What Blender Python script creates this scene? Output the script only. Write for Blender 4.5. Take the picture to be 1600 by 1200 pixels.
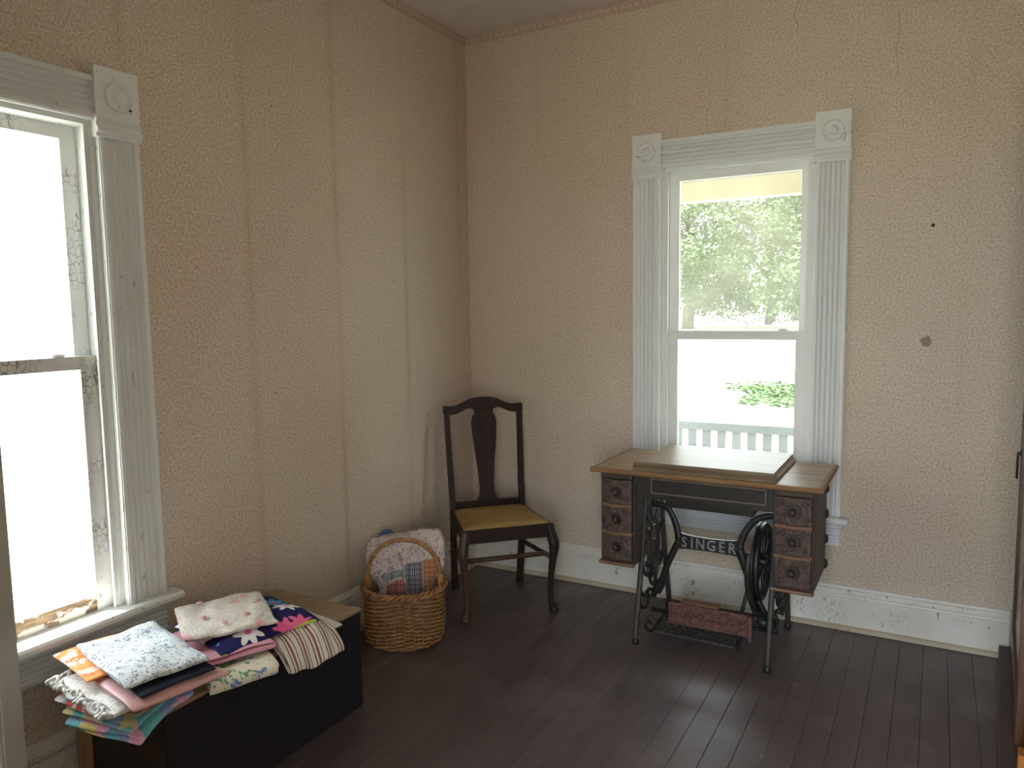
import bpy, bmesh, math, random
from math import sin, cos, pi, radians as rad, atan2, hypot
from mathutils import Vector, Matrix, noise

for o in list(bpy.data.objects):
    bpy.data.objects.remove(o, do_unlink=True)
SC = bpy.context.scene
COL = SC.collection

# ------------------------------------------------------------------ camera
YAW, PITCH, ROLL = -0.5121225, -0.0993278, -0.0148205
cd = bpy.data.cameras.new('camera'); cam = bpy.data.objects.new('camera', cd); COL.objects.link(cam)
cd.sensor_width = 36; cd.lens = 1181.47 / 1600 * 36; cd.clip_start = 0.02; cd.clip_end = 500
_f = Vector((sin(YAW) * cos(PITCH), cos(YAW) * cos(PITCH), sin(PITCH)))
_r = Vector((cos(YAW), -sin(YAW), 0)); _u = _r.cross(_f)
R2 = _r * cos(ROLL) + _u * sin(ROLL); U2 = -_r * sin(ROLL) + _u * cos(ROLL)
cam.matrix_world = Matrix(((R2.x, U2.x, -_f.x, 2.22526), (R2.y, U2.y, -_f.y, -3.50425), (R2.z, U2.z, -_f.z, 1.41927), (0, 0, 0, 1)))
SC.camera = cam
# ------------------------------------------------------------------ sky, sun, exposure
SC.view_settings.view_transform = 'Standard'; SC.view_settings.look = 'None'
SC.view_settings.gamma = 1; SC.view_settings.use_curve_mapping = False
SC.view_settings.exposure = 0.68
SKY = 7.0
wd = bpy.data.worlds.new('sky'); SC.world = wd; wd.use_nodes = True
bg = wd.node_tree.nodes['Background']; bg.inputs[0].default_value = (0.87, 0.94, 1.0, 1); bg.inputs[1].default_value = SKY
sl = bpy.data.lights.new('sun', 'SUN'); sun = bpy.data.objects.new('sun', sl); COL.objects.link(sun)
sl.energy = 36; sl.angle = rad(0.6); sl.color = (1, 0.95, 0.86)
sun.rotation_euler = Vector((0.40, 0.20, -0.86)).to_track_quat('-Z', 'Y').to_euler()
def portal(loc, sx, sz, d):
    l = bpy.data.lights.new('daylight_portal', 'AREA'); l.shape = 'RECTANGLE'; l.size = sx; l.size_y = sz
    l.cycles.is_portal = True
    o = bpy.data.objects.new('daylight_portal', l); COL.objects.link(o); o.location = loc
    o.rotation_euler = Vector(d).to_track_quat('-Z', 'Z').to_euler()
portal((1.415, 0.16, 1.27), 0.70, 1.62, (0, -1, 0))
portal((-0.16, -2.42, 1.24), 0.70, 1.58, (1, 0, 0))
portal((2.225, -4.62, 1.15), 1.5, 2.3, (0, 1, 0))
SC.cycles.max_bounces = 7; SC.cycles.diffuse_bounces = 5; SC.cycles.transparent_max_bounces = 16
SC.cycles.use_adaptive_sampling = True; SC.cycles.adaptive_threshold = 0.02; SC.cycles.sample_clamp_indirect = 8; SC.cycles.caustics_reflective = False; SC.cycles.caustics_refractive = False

# ------------------------------------------------------------------ node helpers
def nd(nt, t, ins=None, **props):
    n = nt.nodes.new('ShaderNode' + t)
    for k, v in props.items(): setattr(n, k, v)
    for k, v in (ins or {}).items():
        s = n.inputs[k]
        if isinstance(v, bpy.types.NodeSocket): nt.links.new(v, s)
        else:
            if isinstance(v, tuple) and len(v) == 3 and s.type == 'RGBA': v = v + (1,)
            s.default_value = v
    return n
def base(name, rough=0.6, spec=0.3, metal=0.0):
    m = bpy.data.materials.new(name); m.use_nodes = True; nt = m.node_tree
    b = nt.nodes['Principled BSDF']; b.inputs['Roughness'].default_value = rough
    b.inputs['Specular IOR Level'].default_value = spec; b.inputs['Metallic'].default_value = metal
    return m, nt, b
def coords(nt, scale=(1, 1, 1), rot=(0, 0, 0), loc=(0, 0, 0)):
    tc = nd(nt, 'TexCoord')
    return nd(nt, 'Mapping', {'Vector': tc.outputs['Object'], 'Scale': scale, 'Rotation': rot, 'Location': loc}).outputs[0]
def noi(nt, vec, scale, detail=3, rough=0.55, dist=0):
    return nd(nt, 'TexNoise', {'Vector': vec, 'Scale': scale, 'Detail': detail, 'Roughness': rough, 'Distortion': dist}).outputs[0]
def mr(nt, v, a, b, c=0.0, d=1.0, smooth=False):
    return nd(nt, 'MapRange', {'Value': v, 'From Min': a, 'From Max': b, 'To Min': c, 'To Max': d}, interpolation_type='SMOOTHSTEP' if smooth else 'LINEAR').outputs[0]
def mix(nt, f, a, b, mode='MIX'):
    n = nd(nt, 'Mix', {}, data_type='RGBA', blend_type=mode)
    for i, v in ((0, f), (6, a), (7, b)):
        if isinstance(v, bpy.types.NodeSocket): nt.links.new(v, n.inputs[i])
        else: n.inputs[i].default_value = (v + (1,)) if isinstance(v, tuple) else v
    return n.outputs[2]
def mth(nt, op, a, b=0.0, c=None):
    n = nd(nt, 'Math', {}, operation=op)
    for i, v in enumerate((a, b, c)):
        if v is None: continue
        if isinstance(v, bpy.types.NodeSocket): nt.links.new(v, n.inputs[i])
        else: n.inputs[i].default_value = v
    return n.outputs[0]
def ramp(nt, f, stops, const=False):
    n = nd(nt, 'ValToRGB', {'Fac': f}); e = n.color_ramp.elements
    if const: n.color_ramp.interpolation = 'CONSTANT'
    while len(e) < len(stops): e.new(0.5)
    for el, (p, c) in zip(e, stops): el.position = p; el.color = c + (1,)
    return n.outputs[0]
def bump(nt, b, h, strength=0.3, dist=0.002):
    n = nd(nt, 'Bump', {'Height': h, 'Strength': strength, 'Distance': dist}); nt.links.new(n.outputs[0], b.inputs['Normal'])
def setc(nt, b, c): nt.links.new(c, b.inputs['Base Color'])
def sep(nt, v): return nd(nt, 'SeparateXYZ', {'Vector': v}).outputs

def plain(name, c1, c2=None, rough=0.6, spec=0.3, metal=0.0, scale=8, bs=0.0, bscale=60, stretch=(1, 1, 1)):
    m, nt, b = base(name, rough, spec, metal); v = coords(nt, stretch)
    c2 = c2 or tuple(x * 0.8 for x in c1)
    setc(nt, b, mix(nt, mr(nt, noi(nt, v, scale, 5), 0.3, 0.7), c1, c2))
    if bs: bump(nt, b, noi(nt, v, bscale, 4), bs, 0.004)
    return m

# ------------------------------------------------------------------ setting materials
def wallpaper(name, left):
    m, nt, b = base(name, 0.85, 0.2); v = coords(nt); x, y, z = sep(nt, v)
    along = y if left else x
    c = mix(nt, mr(nt, noi(nt, v, 0.9, 3), 0.35, 0.68, smooth=True), (0.60, 0.515, 0.43), (0.555, 0.46, 0.345))
    c = mix(nt, mr(nt, noi(nt, coords(nt, (1, 1, 0.6), loc=(4, 2, 1)), 1.1, 2), 0.50, 0.72, 0, 0.75, True), c, (0.56, 0.43, 0.35))
    # brown tint towards the ceiling, pinkish tint towards the room corner
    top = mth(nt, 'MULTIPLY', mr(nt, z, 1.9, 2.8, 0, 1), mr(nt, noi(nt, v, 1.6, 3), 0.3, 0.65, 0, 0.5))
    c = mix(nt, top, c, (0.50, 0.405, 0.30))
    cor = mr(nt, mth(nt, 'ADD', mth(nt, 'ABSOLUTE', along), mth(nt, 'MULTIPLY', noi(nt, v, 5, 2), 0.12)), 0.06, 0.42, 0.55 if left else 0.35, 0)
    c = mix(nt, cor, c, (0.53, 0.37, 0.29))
    # dry flecked emboss
    fl = noi(nt, v, 125, 3, 0.6)
    c = mix(nt, mr(nt, fl, 0.42, 0.64, 0, 0.80), c, mix(nt, 0.6, c, (0.84, 0.80, 0.72)))
    c = mix(nt, mr(nt, fl, 0.47, 0.30, 0, 0.55), c, (0.34, 0.27, 0.20))
    # strip seams: browned paste line with an uneven halo
    ph = mth(nt, 'ABSOLUTE', mth(nt, 'SUBTRACT', mth(nt, 'FRACT', mth(nt, 'ADD', mth(nt, 'DIVIDE', mth(nt, 'ADD', along, mth(nt, 'MULTIPLY', mth(nt, 'SUBTRACT', noi(nt, v, 2.0, 2), 0.5), 0.012)), 0.4725), 0.5 + (0.565 / 0.4725 if left else 0.1))), 0.5))
    sn = noi(nt, coords(nt, (1, 1, 0.35)), 3.0, 3)
    c = mix(nt, mth(nt, 'MULTIPLY', mr(nt, ph, 0, 0.075, 0.36 if left else 0.10, 0, True), mr(nt, sn, 0.3, 0.7)), c, (0.40, 0.30, 0.18))
    c = mix(nt, mth(nt, 'MULTIPLY', mr(nt, ph, 0.0015, 0.0045, 0.45 if left else 0.12, 0), mr(nt, sn, 0.45, 0.62)), c, (0.22, 0.15, 0.08))
    # specks
    sp = nd(nt, 'TexVoronoi', {'Vector': v, 'Scale': 5.5, 'Randomness': 1.0}).outputs
    c = mix(nt, mr(nt, sp[0], 0.016, 0.024, 0.8, 0), c, (0.10, 0.07, 0.05))
    def spot(c, px, pz, r, col, k):
        d = nd(nt, 'VectorMath', {0: v, 1: ((0, px, pz) if left else (px, 0, pz))}, operation='DISTANCE').outputs['Value']
        d = mth(nt, 'ADD', d, mth(nt, 'MULTIPLY', noi(nt, v, 70, 3), r * 0.9))
        return mix(nt, mr(nt, d, r * 1.15, r * 1.5, k, 0), c, col)
    if not left:
        c = spot(c, 2.189, 1.261, 0.024, (0.22, 0.18, 0.14), 0.8)
        c = spot(c, 2.197, 1.726, 0.008, (0.06, 0.04, 0.03), 1)
        # plaster cracks under the paper
        for cx, z0, z1 in ((1.66, 2.55, 2.9), (0.935, 0.70, 1.24), (2.05, 2.3, 2.6)):
            w = mth(nt, 'MULTIPLY', mth(nt, 'SUBTRACT', noi(nt, coords(nt, (0, 0, 1), loc=(cx, 0, 0)), 6, 4), 0.5), 0.10)
            dd = mth(nt, 'ABSOLUTE', mth(nt, 'SUBTRACT', mth(nt, 'SUBTRACT', x, cx), w))
            k = mth(nt, 'MULTIPLY', mr(nt, dd, 0.001, 0.0035, 0.6, 0), mth(nt, 'MULTIPLY', mr(nt, z, z0, z0 + 0.05), mr(nt, z, z1 - 0.05, z1, 1, 0)))
            c = mix(nt, k, c, (0.36, 0.27, 0.20))
    setc(nt, b, c)
    h = mth(nt, 'ADD', mth(nt, 'MULTIPLY', noi(nt, v, 95, 3, 0.65), 1.0), mth(nt, 'MULTIPLY', noi(nt, v, 9, 3), 1.2))
    bump(nt, b, h, 0.75, 0.007)
    return m
def paint(name, col, crack=0.0, dirt=0.25, rough=0.42, chips=0.0):
    m, nt, b = base(name, rough, 0.4); v = coords(nt)
    c = mix(nt, mr(nt, noi(nt, v, 6, 4), 0.35, 0.75, 0, dirt), col, tuple(x * y for x, y in zip(col, (0.78, 0.74, 0.66))))
    if crack:
        vo = nd(nt, 'TexVoronoi', {'Vector': coords(nt, (60, 60, 38)), 'Scale': 1.0, 'Randomness': 0.6}, feature='DISTANCE_TO_EDGE').outputs[0]
        k = mth(nt, 'MULTIPLY', mr(nt, vo, 0.015, 0.06, 1, 0), mr(nt, noi(nt, v, 7, 3), 0.48, 0.60, 0, crack))
        c = mix(nt, k, c, (0.22, 0.20, 0.18))
    if chips:
        ch = mr(nt, noi(nt, coords(nt, (1, 1, 0.5)), 34, 4, 0.6), 0.655, 0.675, 0, chips)
        c = mix(nt, ch, c, (0.24, 0.17, 0.11))
    setc(nt, b, c); bump(nt, b, noi(nt, v, 55, 4), 0.25, 0.003)
    return m
def plank_mat():
    m, nt, b = base('dark_floor_paint', 0.4, 0.55); v = coords(nt, (9, 0.8, 1))
    oi = nd(nt, 'ObjectInfo').outputs['Random']
    c = mix(nt, mr(nt, noi(nt, v, 3, 5, 0.6), 0.3, 0.7), (0.105, 0.080, 0.083), (0.066, 0.053, 0.057))
    c = mix(nt, mth(nt, 'MULTIPLY', oi, 0.55), c, (0.125, 0.090, 0.090))
    w = coords(nt)
    c = mix(nt, mr(nt, noi(nt, w, 2.2, 5, 0.62), 0.52, 0.75, 0, 0.6), c, (0.20, 0.17, 0.17))
    c = mix(nt, mr(nt, noi(nt, coords(nt, (26, 2.0, 1)), 3, 4, 0.7), 0.66, 0.78, 0, 0.45), c, (0.27, 0.23, 0.23))
    sp = nd(nt, 'TexVoronoi', {'Vector': w, 'Scale': 5.0}).outputs[0]
    c = mix(nt, mr(nt, sp, 0.018, 0.03, 0.8, 0), c, (0.34, 0.31, 0.28))
    setc(nt, b, c)
    nt.links.new(mr(nt, noi(nt, w, 5, 4), 0.3, 0.7, 0.30, 0.44), b.inputs['Roughness'])
    bump(nt, b, noi(nt, v, 14, 4), 0.22, 0.002)
    return m
def border_mat(left):
    m, nt, b = base('border_paper', 0.85, 0.2); v = coords(nt); x, y, z = sep(nt, v); a = y if left else x
    c = mix(nt, mr(nt, noi(nt, v, 8, 4), 0.3, 0.7), (0.52, 0.40, 0.33), (0.46, 0.35, 0.28))
    d = mth(nt, 'ABSOLUTE', mth(nt, 'SUBTRACT', mth(nt, 'FRACT', mth(nt, 'DIVIDE', a, 0.036)), 0.5))
    band = mth(nt, 'MULTIPLY', mr(nt, z, 2.812, 2.815), mr(nt, z, 2.829, 2.832, 1, 0))
    c = mix(nt, mth(nt, 'MULTIPLY', mr(nt, d, 0.28, 0.36, 0.85, 0), band), c, (0.60, 0.50, 0.40))
    for z0 in (2.8045, 2.838):
        c = mix(nt, mr(nt, mth(nt, 'ABSOLUTE', mth(nt, 'SUBTRACT', z, z0)), 0.001, 0.0028, 0.6, 0), c, (0.62, 0.50, 0.40))
    setc(nt, b, c); return m
def wood(name, c1, c2, rough=0.45, axis=0, scale=3, spec=0.4, bs=0.12):
    m, nt, b = base(name, rough, spec)
    st = [14, 14, 14]; st[axis] = 1.1
    v = coords(nt, tuple(st))
    g = noi(nt, v, scale, 6, 0.62, 0.5)
    c = mix(nt, mr(nt, g, 0.3, 0.7), c1, c2)
    fine = noi(nt, coords(nt, tuple(4 * s for s in st)), scale, 3)
    c = mix(nt, mr(nt, fine, 0.5, 0.75, 0, 0.4), c, tuple(x * 0.5 for x in c2))
    setc(nt, b, c); bump(nt, b, g, bs, 0.002)
    return m
def glass_mat(name, haze, hcol=(0.85, 0.9, 0.75)):
    m = bpy.data.materials.new(name); m.use_nodes = True; nt = m.node_tree; nt.nodes.remove(nt.nodes['Principled BSDF'])
    out = nt.nodes['Material Output']
    tr = nd(nt, 'BsdfTransparent', {'Color': (0.97, 0.98, 0.97)}).outputs[0]
    gl = nd(nt, 'BsdfGlossy', {'Color': (1, 1, 1), 'Roughness': 0.03}).outputs[0]
    tl = nd(nt, 'BsdfTranslucent', {'Color': hcol}).outputs[0]
    v = coords(nt)
    f = mr(nt, noi(nt, v, 5, 5), 0.3, 0.75, haze * 0.6, haze * 1.3)
    a = nd(nt, 'MixShader', {0: f, 1: tr, 2: tl}).outputs[0]
    s = nd(nt, 'MixShader', {0: 0.05, 1: a, 2: gl}).outputs[0]
    nt.links.new(s, out.inputs[0]); return m

M = {}
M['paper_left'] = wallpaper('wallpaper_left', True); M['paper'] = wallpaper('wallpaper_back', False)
M['ceiling'] = plain('ceiling_paint', (0.70, 0.635, 0.59), (0.63, 0.57, 0.525), 0.9, 0.2, scale=2, bs=0.2, bscale=12)
M['plank'] = plank_mat(); M['subfloor'] = plain('subfloor', (0.015, 0.012, 0.011))
M['white'] = paint('white_trim_paint', (0.73, 0.76, 0.77), 0.0, 0.3, chips=0.5)
M['white_back'] = paint('white_trim_paint_clean', (0.73, 0.76, 0.77), 0.0, 0.2)
M['sash'] = paint('sash_paint', (0.78, 0.79, 0.79), 0.9, 0.3, chips=0.6)
M['sash_back'] = paint('sash_paint_clean', (0.78, 0.80, 0.80), 0.15, 0.15)
M['base'] = paint('baseboard_paint', (0.76, 0.75, 0.71), 0.35, 0.6, chips=0.7)
M['shoe'] = paint('shoe_paint', (0.52, 0.46, 0.36), 0.3, 0.9, chips=0.9)
M['door'] = paint('door_paint', (0.47, 0.47, 0.44), 0.0, 0.5, 0.35)
M['rotwood'] = wood('weathered_sash_wood', (0.42, 0.30, 0.19), (0.18, 0.12, 0.08), 0.8, 0)
def peeling():
    m, nt, b = base('peeling_rail_paint', 0.7, 0.3); v = coords(nt, (3, 3, 6))
    w = mix(nt, mr(nt, noi(nt, coords(nt, (3, 20, 20)), 6, 5), 0.35, 0.65), (0.34, 0.23, 0.14), (0.12, 0.08, 0.05))
    setc(nt, b, mix(nt, mr(nt, noi(nt, v, 5, 5, 0.6), 0.47, 0.50), w, (0.62, 0.56, 0.50))); bump(nt, b, noi(nt, v, 5, 5, 0.6), 0.8, 0.004); return m
M['rotwood'] = peeling()
M['border_l'] = border_mat(True); M['border_b'] = border_mat(False)
M['glass'] = glass_mat('window_glass', 0.05); M['glass_hazy'] = glass_mat('dusty_window_glass', 0.10)
M['metal'] = plain('steel', (0.35, 0.34, 0.32), None, 0.4, 0.5, 0.9)
M['oak'] = wood('oak_top', (0.38, 0.27, 0.17), (0.235, 0.155, 0.09), 0.38, 0, 2.5, 0.5)
M['oak_lid'] = wood('oak_lid', (0.36, 0.275, 0.185), (0.25, 0.18, 0.11), 0.36, 0, 2.0, 0.5)
M['oak_edge'] = wood('oak_edge', (0.30, 0.18, 0.085), (0.16, 0.09, 0.045), 0.45, 0)
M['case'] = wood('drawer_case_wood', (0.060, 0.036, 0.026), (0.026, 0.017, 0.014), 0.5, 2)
M['ledge'] = wood('drawer_ledge_wood', (0.23, 0.125, 0.07), (0.10, 0.055, 0.033), 0.5, 0)
def carved(name, c1, c2):
    m, nt, b = base(name, 0.45, 0.45); v = coords(nt)
    n = noi(nt, v, 38, 3, 0.5, 2.5)
    setc(nt, b, mix(nt, mr(nt, n, 0.35, 0.65), c2, c1)); bump(nt, b, n, 0.9, 0.006); return m
M['carved'] = carved('carved_drawer_wood', (0.115, 0.066, 0.05), (0.032, 0.021, 0.019))
M['carved_red'] = carved('carved_reddish_wood', (0.20, 0.085, 0.070), (0.060, 0.026, 0.025))
M['raw_wood'] = wood('raw_drawer_wood', (0.30, 0.17, 0.09), (0.19, 0.10, 0.055), 0.7, 0)
M['iron'] = plain('black_cast_iron', (0.011, 0.013, 0.014), (0.024, 0.022, 0.02), 0.42, 0.45, 0.0, 12, 0.2, 90)
M['iron_dusty'] = plain('dusty_iron', (0.060, 0.055, 0.050), (0.032, 0.030, 0.028), 0.5, 0.4, 0.0, 30, 0.2, 90)
M['iron_worn'] = plain('worn_iron_lettering', (0.36, 0.35, 0.33), (0.20, 0.19, 0.18), 0.4, 0.5, 0.3, 40)
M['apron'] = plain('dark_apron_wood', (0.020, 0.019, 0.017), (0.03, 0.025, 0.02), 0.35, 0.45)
M['apron_mould'] = plain('apron_moulding_wood', (0.15, 0.125, 0.10), None, 0.45)
M['chair'] = wood('dark_chair_wood', (0.036, 0.020, 0.016), (0.020, 0.012, 0.011), 0.5, 2, spec=0.25)
M['chair_worn'] = wood('worn_chair_wood', (0.105, 0.058, 0.035), (0.05, 0.028, 0.02), 0.42, 2)
M['mustard'] = plain('mustard_velvet', (0.36, 0.245, 0.10), (0.27, 0.18, 0.07), 0.85, 0.15, scale=9, bs=0.3, bscale=220)
M['wicker'] = plain('wicker', (0.46, 0.245, 0.10), (0.22, 0.10, 0.038), 0.4, 0.5, scale=30, bs=0.2, bscale=120)
M['wicker_wrap'] = plain('wicker_wrap', (0.50, 0.29, 0.11), (0.33, 0.17, 0.06), 0.45, 0.4, scale=30)
M['chest'] = plain('chest_navy_paint', (0.012, 0.012, 0.018), (0.020, 0.017, 0.018), 0.5, 0.35, scale=6, bs=0.1)
M['chest_end'] = plain('chest_end_paint', (0.040, 0.028, 0.022), (0.026, 0.019, 0.016), 0.55, 0.3, scale=6)
M['chest_top'] = plain('chest_top_board', (0.34, 0.24, 0.16), (0.20, 0.135, 0.085), 0.7, 0.25, scale=5, bs=0.15)
M['sunlit_batten'] = wood('sunlit_batten_wood', (0.46, 0.28, 0.17), (0.32, 0.19, 0.11), 0.6, 2)  # wood lightened so its colour carries the sunlight on the chest end
M['mahogany'] = wood('mahogany', (0.085, 0.028, 0.016), (0.045, 0.016, 0.011), 0.3, 2, spec=0.5)
M['mahogany_light'] = wood('mahogany_stile', (0.15, 0.058, 0.027), (0.09, 0.035, 0.018), 0.32, 2, spec=0.5)
M['veneer'] = wood('veneer_panel', (0.22, 0.14, 0.10), (0.15, 0.09, 0.065), 0.25, 2, spec=0.6)
M['plinth'] = wood('plinth_paint', (0.095, 0.06, 0.052), (0.06, 0.04, 0.036), 0.45, 1)
M['orange_wood'] = wood('orange_wood', (0.50, 0.19, 0.04), (0.36, 0.13, 0.03), 0.4, 2)
M['lawn'] = plain('lawn_grass', (0.34, 0.325, 0.28), (0.29, 0.285, 0.235), 0.95, 0.05, scale=0.8, bs=0.3, bscale=30)
M['shaded_grass'] = plain('shaded_grass_leaves', (0.030, 0.085, 0.022), (0.05, 0.11, 0.03), 0.8, 0.1, scale=3)  # tree shade over the grass is put into this darker green
M['foliage'] = plain('tree_leaves', (0.020, 0.048, 0.020), (0.045, 0.075, 0.022), 0.6, 0.25, scale=1.5)
M['bark'] = plain('tree_bark', (0.05, 0.042, 0.034), None, 0.9, 0.1, scale=6)
M['porch_white'] = paint('porch_paint', (0.31, 0.285, 0.21), 0, 0.4, 0.6)
M['porch_rail'] = paint('porch_rail_paint', (0.13, 0.16, 0.175), 0, 0.3, 0.6)
M['porch_floor'] = plain('porch_floor_paint', (0.20, 0.20, 0.19), None, 0.6)

# ------------------------------------------------------------------ mesh helpers
class MB:
    def __init__(s): s.v = []; s.f = []
    def add(s, vs, fs):
        n = len(s.v); s.v += [tuple(p) for p in vs]; s.f += [tuple(i + n for i in f) for f in fs]; return s
    def box(s, x0, x1, y0, y1, z0, z1):
        return s.add([(x0, y0, z0), (x1, y0, z0), (x1, y1, z0), (x0, y1, z0), (x0, y0, z1), (x1, y0, z1), (x1, y1, z1), (x0, y1, z1)],
                     [(0, 3, 2, 1), (4, 5, 6, 7), (0, 1, 5, 4), (1, 2, 6, 5), (2, 3, 7, 6), (3, 0, 4, 7)])
    def frustum(s, r0, z0, r1, z1):
        a, b = r0, r1
        return s.add([(a[0], a[2], z0), (a[1], a[2], z0), (a[1], a[3], z0), (a[0], a[3], z0), (b[0], b[2], z1), (b[1], b[2], z1), (b[1], b[3], z1), (b[0], b[3], z1)],
                     [(0, 3, 2, 1), (4, 5, 6, 7), (0, 1, 5, 4), (1, 2, 6, 5), (2, 3, 7, 6), (3, 0, 4, 7)])
    def poly(s, pts, fn, d0, d1):
        """closed 2D outline extruded between d0 and d1; fn(a, b, d) -> xyz"""
        n = len(pts); vs = [fn(a, b, d0) for a, b in pts] + [fn(a, b, d1) for a, b in pts]
        fs = [tuple(range(n))[::-1], tuple(range(n, 2 * n))] + [(i, (i + 1) % n, n + (i + 1) % n, n + i) for i in range(n)]
        return s.add(vs, fs)
    def tube(s, path, r, n=8, closed=False, flat=1.0, up=None):
        P = [Vector(p) for p in path]; m = len(P)
        R = r if isinstance(r, (list, tuple)) else [r] * m
        T = []
        for i in range(m):
            a = P[(i - 1) % m] if (closed or i) else P[0]; c = P[(i + 1) % m] if (closed or i < m - 1) else P[-1]
            t = c - a; T.append(t.normalized() if t.length > 1e-9 else Vector((0, 0, 1)))
        u = Vector(up) if up else (Vector((0, 0, 1)) if abs(T[0].z) < 0.9 else Vector((1, 0, 0)))
        vs = []; fs = []
        for i in range(m):
            u = u - T[i] * u.dot(T[i])
            if u.length < 1e-6: u = T[i].orthogonal()
            u.normalize(); w = T[i].cross(u)
            for k in range(n):
                a = 2 * pi * (k + 0.5) / n
                vs.append(P[i] + u * (cos(a) * R[i]) + w * (sin(a) * R[i] * flat))
        for i in range(m if closed else m - 1):
            j = (i + 1) % m
            for k in range(n):
                l = (k + 1) % n; fs.append((i * n + k, j * n + k, j * n + l, i * n + l))
        if not closed:
            fs.append(tuple(range(n))); fs.append(tuple((m - 1) * n + k for k in range(n))[::-1])
        return s.add(vs, fs)
    def lathe(s, prof, n=24, fn=lambda a, b, c: (a, b, c)):
        """profile [(radius, height)] about the height axis; fn maps (a, b, height)"""
        vs = []; fs = []; m = len(prof)
        for r, h in prof:
            for k in range(n): vs.append(fn(r * cos(2 * pi * k / n), r * sin(2 * pi * k / n), h))
        for i in range(m - 1):
            for k in range(n):
                l = (k + 1) % n; fs.append((i * n + k, i * n + l, (i + 1) * n + l, (i + 1) * n + k))
        fs.append(tuple(range(n))[::-1]); fs.append(tuple((m - 1) * n + k for k in range(n)))
        return s.add(vs, fs)
    def ball(s, c, rx, ry, rz, n=10, m=6):
        vs = []; fs = []
        for i in range(1, m):
            t = pi * i / m
            for k in range(n): vs.append((c[0] + rx * sin(t) * cos(2 * pi * k / n), c[1] + ry * sin(t) * sin(2 * pi * k / n), c[2] + rz * cos(t)))
        vs += [(c[0], c[1], c[2] + rz), (c[0], c[1], c[2] - rz)]; a = (m - 1) * n
        for i in range(m - 2):
            for k in range(n):
                l = (k + 1) % n; fs.append((i * n + k, (i + 1) * n + k, (i + 1) * n + l, i * n + l))
        for k in range(n):
            fs.append((a, k, (k + 1) % n)); fs.append((a + 1, (m - 2) * n + (k + 1) % n, (m - 2) * n + k))
        return s.add(vs, fs)
    def build(s, name, mat, parent=None, smooth=False, bev=0.0, off=None, sub=0, seg=2):
        me = bpy.data.meshes.new(name)
        vs = s.v if off is None else [(a - off[0], b - off[1], c - off[2]) for a, b, c in s.v]
        me.from_pydata(vs, [], s.f); bm = bmesh.new(); bm.from_mesh(me)
        bmesh.ops.recalc_face_normals(bm, faces=bm.faces); bm.to_mesh(me); bm.free()
        me.materials.append(M[mat] if isinstance(mat, str) else mat)
        if smooth:
            for p in me.polygons: p.use_smooth = True
        o = bpy.data.objects.new(name, me); COL.objects.link(o)
        if parent: o.parent = parent
        if bev:
            b = o.modifiers.new('bevel', 'BEVEL'); b.width = bev; b.segments = seg; b.limit_method = 'ANGLE'; b.angle_limit = rad(40)
        if sub: q = o.modifiers.new('sub', 'SUBSURF'); q.levels = sub; q.render_levels = sub
        return o
def tag(o, label, cat, group=None, kind=None):
    if label: o['label'] = label
    if cat: o['category'] = cat
    if group: o['group'] = group
    if kind: o['kind'] = kind
    return o
def thing(name, label, cat, loc=(0, 0, 0), rz=0, group=None, kind=None):
    o = bpy.data.objects.new(name, None); COL.objects.link(o); o.location = loc; o.rotation_euler = (0, 0, rz)
    o.empty_display_size = 0.1
    return tag(o, label, cat, group, kind)
def box(name, mat, parent, x0, x1, y0, y1, z0, z1, bev=0.0):
    return MB().box(x0, x1, y0, y1, z0, z1).build(name, mat, parent, bev=bev)
def smoothpath(pts, n=8):
    """Catmull-Rom through pts"""
    P = [Vector(p) for p in pts]; out = []
    for i in range(len(P) - 1):
        a = P[i - 1] if i else P[0] * 2 - P[1]; b = P[i]; c = P[i + 1]; d = P[i + 2] if i + 2 < len(P) else P[-1] * 2 - P[-2]
        for k in range(n):
            t = k / n
            out.append(0.5 * ((2 * b) + (c - a) * t + (2 * a - 5 * b + 4 * c - d) * t * t + (3 * b - a - 3 * c + d) * t ** 3))
    out.append(P[-1]); return out
def wall_mesh(name, mat, u0, u1, z0, z1, opens, fn, d0, d1):
    us = sorted({u0, u1, *[a for o in opens for a in o[:2]]}); zs = sorted({z0, z1, *[a for o in opens for a in o[2:]]})
    solid = lambda i, j: 0 <= i < len(us) - 1 and 0 <= j < len(zs) - 1 and not any(o[0] <= (us[i] + us[i + 1]) / 2 <= o[1] and o[2] <= (zs[j] + zs[j + 1]) / 2 <= o[3] for o in opens)
    idx = {}; mb = MB()
    def V(i, j, d):
        k = (i, j, d)
        if k not in idx: idx[k] = len(mb.v); mb.v.append(fn(us[i], zs[j], d1 if d else d0))
        return idx[k]
    for i in range(len(us) - 1):
        for j in range(len(zs) - 1):
            if not solid(i, j): continue
            for d in (0, 1): mb.f.append((V(i, j, d), V(i + 1, j, d), V(i + 1, j + 1, d), V(i, j + 1, d)))
            for di, dj, e in ((-1, 0, ((i, j), (i, j + 1))), (1, 0, ((i + 1, j), (i + 1, j + 1))), (0, -1, ((i, j), (i + 1, j))), (0, 1, ((i, j + 1), (i + 1, j + 1)))):
                if not solid(i + di, j + dj): mb.f.append((V(*e[0], 0), V(*e[1], 0), V(*e[1], 1), V(*e[0], 1)))
    return mb.build(name, mat)

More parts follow.
